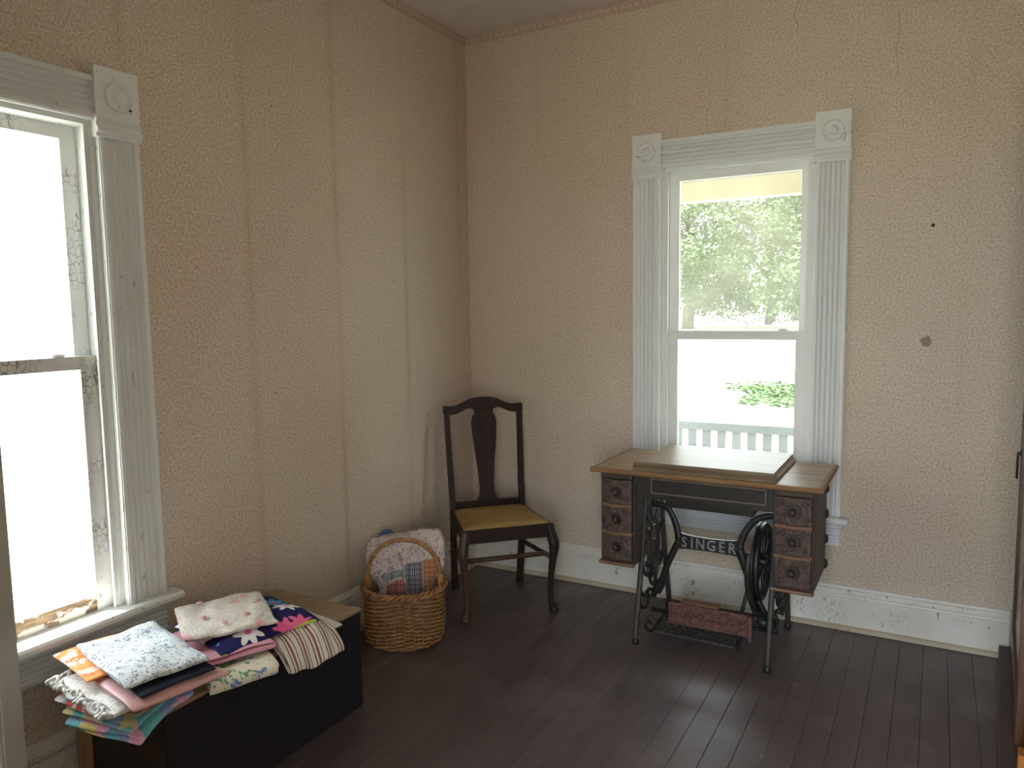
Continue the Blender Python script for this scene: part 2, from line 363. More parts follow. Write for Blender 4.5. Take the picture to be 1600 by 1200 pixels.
# ------------------------------------------------------------------ room shell
H = 2.844; XR = 3.10; YF = -3.52
tag(wall_mesh('wall_back', 'paper', -0.15, XR + 0.15, -0.05, H, [(1.075, 1.755, 0.46, 2.06)], lambda a, b, d: (a, d, b), 0, 0.15), 'stained beige embossed wallpaper wall with the porch window', 'wall', kind='structure')
tag(wall_mesh('wall_left', 'paper_left', YF - 0.15, 0.0, -0.05, H, [(-2.76, -2.08, 0.46, 2.0)], lambda a, b, d: (d, a, b), 0, -0.15), 'beige embossed wallpaper wall beside the fabric chest', 'wall', kind='structure')
tag(wall_mesh('wall_front', 'paper', -0.15, XR + 0.15, -0.05, H, [(1.80, 2.65, -0.05, 2.06)], lambda a, b, d: (a, d, b), YF, YF - 0.15), 'wallpapered wall with the doorway to the room', 'wall', kind='structure')
tag(wall_mesh('wall_right', 'paper', YF, 0.0, -0.05, H, [], lambda a, b, d: (d, a, b), XR, XR + 0.15), 'wallpapered wall behind the mahogany wardrobe', 'wall', kind='structure')
tag(MB().box(-0.15, XR + 0.15, YF - 0.15, 0.15, H, H + 0.12).build('ceiling', 'ceiling'), 'plain taupe painted ceiling', 'ceiling', kind='structure')
fl = MB().box(-0.15, XR + 0.15, YF - 0.15, 0.15, -0.10, -0.014).build('floor', 'subfloor'); tag(fl, 'dark plum painted floorboards', 'floor', kind='structure')
rnd = random.Random(5)
x = 0.0; W = 0.0855
k = 0
while x < XR - 0.01:
    x1 = min(x + W, XR); g = 0.0004; dz = -0.0006 - rnd.random() * 0.0012
    MB().box(x + g, x1 - g, YF - 0.14, -0.002, -0.014, dz).build('plank', 'plank', fl, bev=0.0012)
    x = x1
# short unseen hall, added to limit daylight through the doorway
hall = MB().box(1.35, 3.10, -4.60, YF - 0.15, 2.30, 2.40).build('added_hall_ceiling', 'ceiling'); tag(hall, 'plain ceiling of the added hall beyond the doorway', 'ceiling', kind='structure')
tag(MB().box(1.35, 1.45, -4.60, YF - 0.15, -0.05, 2.30).build('wall_added_hall_left', 'paper_left'), 'papered wall of the added hall beyond the doorway, hinge side', 'wall', kind='structure')
tag(MB().box(3.00, 3.10, -4.60, YF - 0.15, -0.05, 2.30).build('wall_added_hall_right', 'paper_left'), 'papered wall of the added hall beyond the doorway, latch side', 'wall', kind='structure')
tag(MB().box(1.35, 3.10, -4.60, YF - 0.15, -0.10, -0.001).build('floor_added_hall', 'plank'), 'dark painted floor of the added hall beyond the doorway', 'floor', kind='structure')
# wallpaper border under the ceiling
tag(MB().box(0.003, XR, -0.003, 0.0, 2.799, H).build('trim_1', 'border_b'), 'pinkish dentil wallpaper border above the porch window wall', 'border', kind='structure')
tag(MB().box(0.0, 0.003, YF, 0.0, 2.799, H).build('trim_2', 'border_l'), 'pinkish dentil wallpaper border above the chest wall', 'border', kind='structure')
# baseboards
def baseboard(name, label, fn, s0, s1, gap, sag):
    bd = MB().poly([(0, 0), (0.018, 0), (0.018, 0.137), (0.016, 0.142), (0, 0.142)], fn, s0, s1).build(name, 'base'); tag(bd, label, 'baseboard', kind='structure')
    MB().poly([(0, 0.142 + gap), (0.024, 0.142 + gap), (0.026, 0.148 + gap), (0.024, 0.155), (0.017, 0.158), (0.017, 0.165), (0.022, 0.168), (0.021, 0.176), (0.013, 0.182), (0.010, 0.190), (0, 0.192)], fn, s0, s1).build('cap_molding', 'base', bd)
    MB().poly([(0.018, 0), (0.036, 0), (0.035, 0.008), (0.030, 0.015), (0.023, 0.018), (0.018, 0.019)], fn, s0, s1).build('shoe_molding', 'shoe', bd)
baseboard('baseboard_back', 'white chipped baseboard below the porch window', lambda a, b, d: (d, -a, b), 0.0, 2.52, 0.001, 0)
baseboard('baseboard_left', 'white baseboard behind chest with dark gap under its cap', lambda a, b, d: (a, d, b), YF, -0.018, 0.007, 0)

# ------------------------------------------------------------------ windows (local: X along the wall, -Y into the room)
def flute(w, t):
    pts = []; N = 60
    for i in range(N + 1):
        u = i / N; d = t
        for c, r, k in ((0.20, 0.066, 0.0065), (0.35, 0.068, 0.0065), (0.5, 0.068, 0.0065), (0.65, 0.068, 0.0065), (0.80, 0.066, 0.0065)):
            if abs(u - c) < r: d -= 1.7 * k * cos((u - c) / r * pi / 2) ** 0.8
        if u < 0.02 or u > 0.98: d -= 0.003
        pts.append((u * w, d))
    return [(0, 0)] + pts + [(w, 0)]
def make_window(name, label, loc, rz, ztop, zmeet, wm, sm, rot_bottom, glass):
    t = thing(name, label, 'window', loc, rz, kind='structure')
    hw = 0.4725; op = 0.34; dz = ztop - 2.005                        # glass top
    zb = 2.012 + dz; zs = 0.50
    for s in (-1, 1):
        MB().poly(flute(0.133, 0.024), lambda a, b, d: (s * (hw - a), -b, d), zs, zb).build('side_casing', wm, t)
        blk = MB().box(*sorted((s * 0.334, s * 0.4765)), -0.027, 0, zb + 0.055, zb + 0.208).build('corner_block', wm, t, bev=0.002)
        MB().poly([(0, 0), (0.026, 0), (0.024, 0.006), (0.029, 0.012), (0.036, 0.018), (0.034, 0.026), (0.027, 0.034), (0.026, 0.040), (0.031, 0.046), (0.027, 0.055), (0, 0.055)],
                  lambda a, b, d: (d, -a, zb + b), *sorted((s * 0.331, s * 0.479))).build('block_molding', wm, blk)
        MB().lathe([(0.042, 0.0), (0.042, 0.006), (0.038, 0.009), (0.034, 0.004), (0.028, 0.0012), (0.022, 0.0025), (0.018, 0.010), (0.012, 0.015), (0.004, 0.017)], 32,
                   lambda a, b, c: (s * 0.4055 + a, -0.0265 - c, zb + 0.125 + b)).build('rosette', wm, blk, smooth=True)
        box('jamb', wm, t, *sorted((s * op, s * (op - 0.018))), 0.0, 0.15, zs, 2.052 + dz)
        MB().poly([(0, 0), (0.014, 0), (0.014, 0.010), (0.010, 0.018), (0.006, 0.024), (0, 0.026)], lambda a, b, d: (s * (op - 0.018 - a), 0.002 + b, d), zs, 2.052 + dz).build('stop_molding', wm, t)
    MB().poly(flute(0.128, 0.021), lambda a, b, d: (d, -b, 2.060 + dz + a), -0.334, 0.334).build('head_casing', wm, t)
    box('head_jamb', wm, t, -op, op, 0.0, 0.15, 2.045 + dz, 2.062 + dz)
    MB().poly([(0.03, 0), (-0.058, 0), (-0.064, 0.008), (-0.064, 0.020), (-0.058, 0.028), (0.03, 0.028)], lambda a, b, d: (d, a, 0.472 + b), -0.508, 0.508).build('stool', wm, t)
    MB().box(-op, op, 0.02, 0.20, 0.455, 0.497).build('outer_sill', wm, t)
    MB().poly(flute(0.104, 0.021), lambda a, b, d: (d, -b, 0.368 + a), -hw, hw).build('apron', wm, t)
    def sash(nm, y0, y1, z0, z1, bot, top, st, bm, gl):
        sh = thing(nm, None, None, (0, 0, 0)); sh.parent = t
        h = op - 0.019
        for s in (-1, 1):
            MB().poly([(0, y0), (st, y0), (st, y0 + 0.012), (st - 0.006, y0 + 0.018), (st - 0.006, y1), (0, y1)], lambda a, b, d: (s * (h - a), b, d), z0, z1).build('stile', sm, sh)
        MB().poly([(0, y0), (bot, y0), (bot, y0 + 0.012), (bot - 0.006, y0 + 0.018), (bot - 0.006, y1), (0, y1)], lambda a, b, d: (d, b, z0 + a), -h + st - 0.001, h - st + 0.001).build('bottom_rail', bm, sh)
        MB().poly([(0, y0), (top, y0), (top, y0 + 0.012), (top - 0.006, y0 + 0.018), (top - 0.006, y1), (0, y1)], lambda a, b, d: (d, b, z1 - a), -h + st - 0.001, h - st + 0.001).build('top_rail', sm, sh)
        MB().box(-h + st - 0.004, h - st + 0.004, y0 + 0.020, y0 + 0.023, z0 + bot - 0.004, z1 - top + 0.004).build('pane', gl, sh)
        for s in (-1, 1):
            zz = z0 + (z1 - z0) * (0.62 if y0 > 0.05 else 0.32)
            MB().tube([(s * (h - st + 0.004), y0 + 0.013, zz), (s * (h - st - 0.016), y0 + 0.010, zz - 0.002)], 0.0018, 6).build('nail', 'metal', sh)
        return sh
    sash('upper_sash', 0.068, 0.100, zmeet + 0.003, 2.045 + dz, 0.038, 0.040, 0.048, sm, glass[0])
    ls = sash('lower_sash', 0.030, 0.064, zs + 0.001, zmeet + 0.040, 0.05, 0.040, 0.055, rot_bottom, glass[1])
    MB().ball((0.21, 0.045, zmeet + 0.044), 0.022, 0.012, 0.007).build('sash_lock', sm, ls, smooth=True)
    return t
make_window('window_1', 'white fluted window at left, glaring white outside, cracked sash paint', (0, -2.42, 0), pi / 2, 1.942, 1.255, 'white', 'sash', 'rotwood', ('glass', 'glass'))
make_window('window_2', 'white fluted window behind sewing table overlooking porch and trees', (1.415, 0, 0), 0, 2.005, 1.262, 'white_back', 'sash_back', 'sash_back', ('glass_hazy', 'glass'))
# curtain hardware
cr = thing('curtain_rod', 'thin white curtain rod across the head of the porch window', 'curtain rod', (1.43, -0.028, 2.12))
MB().poly([(-0.463, -0.004), (0.463, -0.004), (0.463, 0.004), (-0.463, 0.004)], lambda a, b, d: (a, d, b), -0.044, -0.041).build('rod', 'white_back', cr)
for s in (-1, 1):
    br = MB().tube(smoothpath([(s * 0.430, 0.0, -0.022), (s * 0.430, -0.018, -0.026), (s * 0.435, -0.032, -0.018), (s * 0.438, -0.041, -0.004)]), 0.006, 8).build('bracket', 'white_back', cr, smooth=True)
    MB().box(s * 0.463 - 0.002, s * 0.463 + 0.002, -0.044, 0.0, -0.003, 0.003).build('rod_return', 'white_back', cr)
cb = thing('curtain_bracket', 'small painted curtain bracket on the left window corner block', 'bracket', (0.027, -1.992, 2.045))
MB().box(0, 0.004, -0.022, 0.022, -0.012, 0.012).build('plate', 'white', cb, bev=0.001)
MB().tube([(0.004, 0.004, 0), (0.02, 0.004, 0.002), (0.028, 0.004, 0.012)], 0.004, 8).build('hook', 'white', cb)
MB().ball((0.005, 0.014, -0.002), 0.004, 0.005, 0.005).build('screw', 'iron', cb)

# ------------------------------------------------------------------ the open panelled door beside the camera
dr = thing('door_1', 'grey painted panelled door standing open at left edge', 'door', (1.150, -3.012, 0.0), atan2(-0.624, 0.78), kind='structure')
DW = 0.80; TH = 0.035                                             # local +X from free edge to hinge, -Y... room side
def dbox(nm, x0, x1, z0, z1, y0=0.0, y1=TH, bev=0.003, m='door'): return box(nm, m, dr, x0, x1, y0, y1, z0, z1, bev)
dbox('stile', 0, 0.10, 0.012, 2.03); dbox('stile', DW - 0.10, DW, 0.012, 2.03); dbox('muntin', 0.355, 0.445, 0.95, 1.92)
dbox('rail', 0.10, DW - 0.10, 0.012, 0.22); dbox('rail', 0.10, DW - 0.10, 0.68, 0.83); dbox('rail', 0.10, DW - 0.10, 1.92, 2.03)
for x0, x1, z0, z1 in ((0.10, 0.355, 0.83, 1.92), (0.445, 0.70, 0.83, 1.92), (0.10, 0.70, 0.22, 0.68)):
    pn = dbox('panel', x0, x1, z0, z1, 0.011, 0.024, 0)
    for y0, y1 in ((0.001, 0.011), (0.024, 0.034)):
        for (a0, a1, b0, b1) in ((x0, x0 + 0.016, z0, z1), (x1 - 0.016, x1, z0, z1), (x0 + 0.016, x1 - 0.016, z0, z0 + 0.016), (x0 + 0.016, x1 - 0.016, z1 - 0.016, z1)):
            MB().box(a0, a1, y0, y1, b0, b1).build('panel_molding', 'door', pn, bev=0.004)
for s, y0 in ((-1, 0), (1, TH)):
    MB().lathe([(0.022, 0), (0.022, 0.004), (0.010, 0.008), (0.009, 0.03), (0.024, 0.042), (0.027, 0.055), (0.018, 0.068), (0.004, 0.071)], 20, lambda a, b, c: (0.05 + a, y0 + s * c, 0.755 + b)).build('knob', 'metal', dr, smooth=True)

# ------------------------------------------------------------------ wardrobe at the right edge
wr = thing('wardrobe', 'tall mahogany wardrobe with panelled door and ring pull at right edge', 'wardrobe', (2.527, -0.005, 0), rad(-3.4))
box('plinth', 'plinth', wr, -0.040, 0.52, -1.02, -0.03, 0, 0.055, 0.003)
box('carcass', 'mahogany', wr, 0.022, 0.52, -0.98, -0.03, 0.075, 1.95)
box('lower_rail', 'orange_wood', wr, 0.006, 0.022, -0.985, -0.93, 0.055, 0.11)
dd = thing('cabinet_door', None, None); dd.parent = wr
box('stile', 'mahogany', dd, 0, 0.022, -0.10, -0.03, 0.075, 1.92, 0.002); box('stile', 'mahogany_light', dd, 0, 0.022, -0.86, -0.78, 0.075, 1.92, 0.002)
box('rail', 'mahogany', dd, 0, 0.022, -0.78, -0.10, 0.075, 0.16, 0.002); box('rail', 'mahogany', dd, 0, 0.022, -0.78, -0.10, 1.82, 1.92, 0.002)
box('panel', 'veneer', dd, 0.010, 0.018, -0.78, -0.10, 0.16, 1.82)
MB().tube([(-0.012 , -0.13 + 0.02 * cos(a), 0.80 + 0.05 * sin(a)) for a in [i * pi / 3 for i in range(6)]], 0.004, 6, closed=True).build('ring_pull', 'iron', dd)
MB().lathe([(0.012, 0), (0.012, 0.003), (0.005, 0.006), (0.005, 0.014)], 12, lambda a, b, c: (-c, -0.13 + a, 0.85 + b)).build('pull_post', 'iron', dd)
box('cornice', 'mahogany', wr, -0.02, 0.53, -1.0, -0.02, 1.95, 2.0, 0.006)

# ------------------------------------------------------------------ treadle sewing table (world coordinates, rooted at O)
O = (1.43, -0.36, 0.0)
st = thing('treadle_sewing_table', 'antique treadle sewing table with carved drawers and black iron base under window', 'table', O)
def B(name, mat, parent, x0, x1, y0, y1, z0, z1, bev=0.0): return MB().box(x0, x1, y0, y1, z0, z1).build(name, mat, parent, bev=bev, off=O)
# top: two boards and the moulded edge
YT0, YT1 = -0.612, -0.125
B('top_board', 'oak', st, 0.985, 1.872, -0.594, -0.3735, 0.730, 0.750, 0.0015)
B('top_board', 'oak', st, 0.985, 1.872, -0.3685, YT1, 0.730, 0.7495, 0.0015)
edge = [(0, 0.0), (0.012, 0.0), (0.016, 0.005), (0.018, 0.011), (0.014, 0.016), (0.010, 0.0195), (0, 0.0195)]
MB().poly(edge, lambda a, b, d: (d, -0.594 - a, 0.730 + b), 0.968, 1.889).build('edge_molding', 'oak_edge', st, off=O)
for s, xx in ((-1, 0.985), (1, 1.872)):
    MB().poly(edge, lambda a, b, d: (xx + s * a, d, 0.730 + b), -0.594, YT1).build('edge_molding', 'oak_edge', st, off=O)
# folded leaf on top
lid = MB().poly([(1.150, 0.7505), (1.718, 0.7505), (1.718, 0.760), (1.711, 0.766), (1.707, 0.772), (1.707, 0.784), (1.165, 0.784), (1.165, 0.772), (1.158, 0.766), (1.150, 0.760)], lambda a, b, d: (a, d, b), -0.574, -0.135)
lid.build('leaf_lid', 'oak_lid', st, off=O)
M['lid_edge'] = wood('lid_edge_wood', (0.20, 0.145, 0.09), (0.11, 0.075, 0.045), 0.45, 0)
MB().poly([(0, 0.7505), (0.014, 0.7505), (0.014, 0.758), (0.008, 0.766), (0.002, 0.772), (0.002, 0.783), (0, 0.783)], lambda a, b, d: (d, -0.574 - a, b), 1.150, 1.718).build('lid_molding', 'lid_edge', st, off=O)
# drawer stacks
def spiral(c, r0, turns, n, a0, sgn):
    return [(c[0] + (r0 * (1 - 0.8 * i / n)) * cos(a0 + sgn * turns * 2 * pi * i / n), c[1] + (r0 * (1 - 0.8 * i / n)) * sin(a0 + sgn * turns * 2 * pi * i / n)) for i in range(n + 1)]
def stack(x0, x1, zs, sgn):
    cs = thing('drawer_stack', None, None); cs.parent = st
    bot = zs[-1] - 0.012
    B('side_panel', 'case', cs, x0 - 0.010, x0, -0.588, -0.255, bot, 0.730, 0.002)
    B('side_panel', 'case', cs, x1, x1 + 0.010, -0.588, -0.255, bot, 0.730, 0.002)
    B('top_rail', 'case', cs, x0 - 0.006, x1 + 0.006, -0.604, -0.255, 0.708, 0.730, 0.004)
    B('back_panel', 'case', cs, x0, x1, -0.262, -0.255, bot, 0.708)
    B('bottom_panel', 'case', cs, x0, x1, -0.588, -0.262, bot, zs[-1] + 0.011)
    MB().poly([(0, -0.004), (0.024, -0.002), (0.028, 0.004), (0.026, 0.010), (0, 0.010)], lambda a, b, d: (d, -0.588 - a, bot + b), x0 - 0.012, x1 + 0.012).build('base_molding', 'ledge', cs, off=O)
    for yb in range(4):
        zz = bot + 0.02 + yb * 0.105
        MB().ball((x1 + 0.012 if sgn > 0 else x0 - 0.012, -0.268, zz), 0.010, 0.018, 0.020).build('carved_boss', 'case', cs, smooth=True, off=O)
    for i in range(3):
        za, zb = zs[i + 1], zs[i]
        dw = thing('drawer', None, None); dw.parent = st; cx = (x0 + x1) / 2; cz = (za + zb) / 2 + 0.005
        # bowed front
        pts = [(x0 + 0.001 + (x1 - x0 - 0.002) * k / 10, -0.596 - 0.010 * sin(pi * k / 10)) for k in range(11)]
        MB().poly(pts + [(x1 - 0.001, -0.575), (x0 + 0.001, -0.575)], lambda a, b, d: (a, b, d), za + 0.011, zb - 0.001).build('drawer_front', 'carved', dw, off=O)
        if i < 2:
            MB().poly([(x0 - 0.008, -0.588), *[(x0 - 0.004 + (x1 - x0 + 0.008) * k / 10, -0.606 - 0.014 * sin(pi * k / 10)) for k in range(11)], (x1 + 0.008, -0.588)], lambda a, b, d: (a, b, d), za - 0.002, za + 0.011).build('ledge', 'ledge', dw, off=O, bev=0.002)
        MB().box(x0 + 0.004, x1 - 0.004, -0.575, -0.27, za + 0.012, zb - 0.004).build('drawer_box', 'case', dw, off=O)
        yf = -0.6055
        fn = lambda a, b, c: (cx + a, yf - c, cz + b)
        MB().lathe([(0.029, 0.0), (0.030, 0.003), (0.027, 0.006), (0.0235, 0.004), (0.0225, 0.0008), (0.010, 0.0006)], 24, fn).build('pull_ring', 'carved', dw, smooth=True, off=O)
        MB().lathe([(0.004, 0.0008), (0.0225, 0.0012), (0.0225, 0.0016), (0.004, 0.0018)], 20, fn).build('recess_shade', 'iron', dw, off=O)  # flat black disc stands in for the shade inside a recess
        MB().lathe([(0.006, 0), (0.006, 0.010), (0.012, 0.015), (0.0135, 0.020), (0.009, 0.025), (0.002, 0.027)], 16, fn).build('knob', 'case', dw, smooth=True, off=O)
        for sx in (-1, 1):
            for sz in (-1, 1):
                pa = spiral((sx * 0.040, sz * 0.030), 0.014, 1.2, 16, pi / 2 if sz > 0 else -pi / 2, sx)
                MB().tube([(cx + a, -0.5965 - 0.010 * sin(pi * (cx + a - x0) / (x1 - x0)), cz + b) for a, b in pa], 0.0036, 6).build('carved_scroll', 'carved', dw, smooth=True, off=O)
    return cs
stack(1.022, 1.150, (0.706, 0.594, 0.476, 0.356), -1)
stack(1.721, 1.849, (0.706, 0.592, 0.476, 0.356), 1)
# centre apron with its moulded frame
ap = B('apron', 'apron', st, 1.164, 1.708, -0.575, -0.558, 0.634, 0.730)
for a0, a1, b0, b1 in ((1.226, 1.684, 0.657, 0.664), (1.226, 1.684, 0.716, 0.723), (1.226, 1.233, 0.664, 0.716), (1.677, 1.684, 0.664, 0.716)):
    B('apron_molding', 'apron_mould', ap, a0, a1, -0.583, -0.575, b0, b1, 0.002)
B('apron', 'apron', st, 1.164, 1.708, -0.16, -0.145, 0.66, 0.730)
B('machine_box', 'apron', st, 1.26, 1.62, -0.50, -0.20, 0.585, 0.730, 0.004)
# iron base
yc = -0.3425
def frame(xx, sg):
    fr = thing('side_frame', None, None); fr.parent = st
    T = lambda nm, pts, r, n=7, sm=True, flat=1.0, closed=False: MB().tube([(xx + (p[2] if len(p) > 2 else 0), p[0], p[1]) for p in (smoothpath([Vector((q[0], q[1], q[2] if len(q) > 2 else 0)) for q in pts], 6) if sm else pts)], r, n, closed, flat).build(nm, 'iron', fr, smooth=True, off=O)
    for m in (1, -1):
        L = lambda y: yc + m * (y - yc)
        leg = smoothpath([(-0.572, 0.012, 0), (-0.566, 0.06, 0), (-0.532, 0.19, 0), (-0.497, 0.33, 0), (-0.462, 0.52, 0), (-0.435, 0.727, 0)], 6)
        MB().tube([(xx, L(p[0]), p[1]) for p in leg], [0.0125 - 0.004 * abs(i / 30 - 0.4) for i in range(len(leg))], 8, flat=0.8).build('leg', 'iron_dusty', fr, smooth=True, off=O)
        MB().lathe([(0.014, 0.0), (0.015, 0.008), (0.012, 0.016), (0.010, 0.024)], 12, lambda a, b, c: (xx + a, L(-0.572) + b, c)).build('foot', 'iron', fr, smooth=True, off=O)
        # scrollwork inside the leg
        for path, r in (([(-0.535, 0.18), (-0.49, 0.13), (-0.43, 0.115), (-0.40, 0.14), (-0.415, 0.165), (-0.435, 0.155)], 0.007),
                        ([(-0.52, 0.215), (-0.46, 0.17), (-0.40, 0.18), (-0.345, 0.155)], 0.008),
                        ([(-0.497, 0.33), (-0.455, 0.27), (-0.42, 0.25), (-0.405, 0.285), (-0.425, 0.31), (-0.44, 0.295)], 0.007),
                        ([(-0.475, 0.45), (-0.435, 0.40), (-0.405, 0.42), (-0.415, 0.455), (-0.435, 0.445)], 0.007),
                        ([(-0.345, 0.475), (-0.385, 0.53), (-0.375, 0.60), (-0.40, 0.66), (-0.44, 0.70)], 0.008),
                        ([(-0.458, 0.55), (-0.42, 0.50), (-0.38, 0.47), (-0.36, 0.44)], 0.007),
                        ([(-0.345, 0.66), (-0.365, 0.61), (-0.345, 0.55)], 0.006)):
            T('scroll', [(L(a), b) for a, b in path], r)
    for ry, rz, cz in ((0.066, 0.135, 0.32), (0.036, 0.085, 0.305), (0.016, 0.045, 0.30)):
        T('oval_ring', [(yc + ry * cos(2 * pi * i / 28), cz + rz * sin(2 * pi * i / 28)) for i in range(28)], 0.0068, 6, False, 1.0, True)
    B('top_plate', 'iron', fr, xx - 0.012, xx + 0.012, -0.45, -0.235, 0.716, 0.730)
    return fr
frame(1.158, -1); frame(1.697, 1)
# cross brace with the cast name
cb2 = thing('cross_brace', None, None); cb2.parent = st
YB = -0.350
plate = [(1.272, 0.445), (1.300, 0.434), (1.34, 0.430), (1.405, 0.428), (1.47, 0.430), (1.515, 0.434), (1.540, 0.445), (1.548, 0.43), (1.545, 0.385), (1.535, 0.368), (1.50, 0.370), (1.405, 0.372), (1.31, 0.370), (1.275, 0.366), (1.262, 0.385), (1.262, 0.43)]
MB().poly(plate, lambda a, b, d: (a, d, b), YB - 0.006, YB + 0.010).build('name_plate', 'iron', cb2, off=O, bev=0.002)
for path, r in (([(1.158, 0.552), (1.195, 0.552), (1.232, 0.535), (1.256, 0.49), (1.272, 0.435), (1.275, 0.41)], [0.013, 0.017]),
                ([(1.275, 0.40), (1.255, 0.355), (1.225, 0.285), (1.195, 0.20), (1.158, 0.13)], [0.016, 0.013]),
                ([(1.697, 0.560), (1.645, 0.555), (1.595, 0.53), (1.560, 0.48), (1.540, 0.430), (1.537, 0.405)], [0.013, 0.017]),
                ([(1.535, 0.40), (1.555, 0.345), (1.585, 0.265), (1.62, 0.175), (1.66, 0.12), (1.697, 0.13)], [0.020, 0.014])):
    pp = smoothpath([(a, YB, b) for a, b in path], 6); n = len(pp)
    MB().tube(pp, [r[0] + (r[1] - r[0]) * i / n for i in range(n)], 8, flat=0.6, up=(1, 0, 1)).build('brace_arm', 'iron', cb2, smooth=True, off=O)
def letter(ch, x, z, size, parent):
    cu = bpy.data.curves.new('letter', 'FONT'); cu.body = ch; cu.size = size; cu.extrude = 0.003; cu.align_x = 'CENTER'; cu.offset = 0.001; cu.resolution_u = 3
    to = bpy.data.objects.new('letter_curve', cu); COL.objects.link(to)
    dg = bpy.context.evaluated_depsgraph_get(); me = bpy.data.meshes.new_from_object(to.evaluated_get(dg)); bpy.data.objects.remove(to)
    me.materials.clear(); me.materials.append(M['iron_worn'])
    o = bpy.data.objects.new('letter', me); COL.objects.link(o); o.parent = parent
    o.location = (x - O[0], YB - 0.0075 - O[1], z - O[2]); o.rotation_euler = (pi / 2, 0, 0); o.scale = (0.82, 1, 1)
for i, ch in enumerate('SINGER'):
    letter(ch, (1.302, 1.336, 1.372, 1.419, 1.463, 1.506)[i], 0.380, 0.064, cb2)
# flywheel
fw = thing('flywheel', None, None); fw.parent = st
wc = (1.628, -0.325, 0.355)
MB().tube([(wc[0], wc[1] + 0.150 * cos(2 * pi * i / 48), wc[2] + 0.150 * sin(2 * pi * i / 48)) for i in range(48)], 0.012, 8, closed=True, flat=1.1).build('rim', 'iron', fw, smooth=True, off=O)
MB().tube([(wc[0] - 0.016, wc[1] + 0.158 * cos(2 * pi * i / 48), wc[2] + 0.158 * sin(2 * pi * i / 48)) for i in range(48)], 0.006, 6, closed=True).build('belt_groove', 'iron', fw, smooth=True, off=O)
for i in range(6):
    a = 2 * pi * i / 6 + 0.3
    MB().tube([(wc[0], wc[1] + r * cos(a + 1.2 * (r - 0.02)), wc[2] + r * sin(a + 1.2 * (r - 0.02))) for r in (0.015, 0.05, 0.09, 0.12, 0.146)], [0.009, 0.007, 0.006, 0.006, 0.008], 7).build('spoke', 'iron', fw, smooth=True, off=O)
MB().lathe([(0.024, -0.02), (0.026, -0.01), (0.026, 0.012), (0.016, 0.02), (0.012, 0.05)], 16, lambda a, b, c: (wc[0] + c, wc[1] + a, wc[2] + b)).build('hub', 'iron', fw, smooth=True, off=O)
MB().tube(smoothpath([(1.600, -0.46, 0.425), (1.596, -0.475, 0.36), (1.600, -0.465, 0.27), (1.622, -0.44, 0.18), (1.65, -0.42, 0.15)], 6), 0.013, 10).build('dress_guard', 'iron', st, smooth=True, off=O)
MB().tube([(1.60, -0.36, 0.36), (1.575, -0.40, 0.22), (1.55, -0.42, 0.085)], 0.008, 8).build('pitman_rod', 'iron', st, smooth=True, off=O)
MB().ball((1.655, -0.43, 0.135), 0.030, 0.026, 0.026, 12, 8).build('pivot_bracket', 'iron', st, smooth=True, off=O)
MB().tube([(1.158, -0.36, 0.075), (1.697, -0.36, 0.075)], 0.009, 8).build('pivot_rod', 'iron', st, smooth=True, off=O)
# lattice treadle
td = thing('treadle', None, None); td.parent = st
tx0, tx1, ty0, ty1, tz = 1.205, 1.575, -0.505, -0.215, 0.055
tilt = lambda y: tz + (y + 0.36) * 0.12
for y0 in (ty0, ty1 - 0.012): MB().box(tx0, tx1, y0, y0 + 0.012, tilt(y0) - 0.006, tilt(y0) + 0.006).build('treadle_rail', 'iron_dusty', td, off=O, bev=0.002)
for x0 in (tx0, tx1 - 0.012):
    MB().tube([(x0 + 0.006, ty0, tilt(ty0)), (x0 + 0.006, ty1, tilt(ty1))], 0.007, 6).build('treadle_rail', 'iron', td, off=O)
lat = MB(); hx = (tx1 - tx0) / 11; hy = (ty1 - ty0) / 6
for i in range(11):
    for j in range(6):
        x0 = tx0 + i * hx; y0 = ty0 + j * hy
        for (a, b), (c, d) in (((0, 0.5), (0.5, 0)), ((0.5, 0), (1, 0.5)), ((0, 0.5), (0.5, 1)), ((0.5, 1), (1, 0.5))):
            lat.tube([(x0 + a * hx, y0 + b * hy, tilt(y0 + b * hy)), (x0 + c * hx, y0 + d * hy, tilt(y0 + d * hy))], 0.005, 5)
tag(lat.build('treadle_lattice', 'iron_dusty', td, off=O), None, None, kind='stuff')
# hooked ends of the treadle
for x0 in (tx0, tx1):
    MB().tube(smoothpath([(x0, ty0, tilt(ty0)), (x0 - 0.012, ty0 - 0.02, 0.052), (x0 - 0.014, ty0 - 0.03, 0.075), (x0 - 0.008, ty0 - 0.015, 0.088), (x0, ty0 - 0.008, 0.075)], 5), 0.006, 7).build('treadle_hook', 'iron', td, smooth=True, off=O)

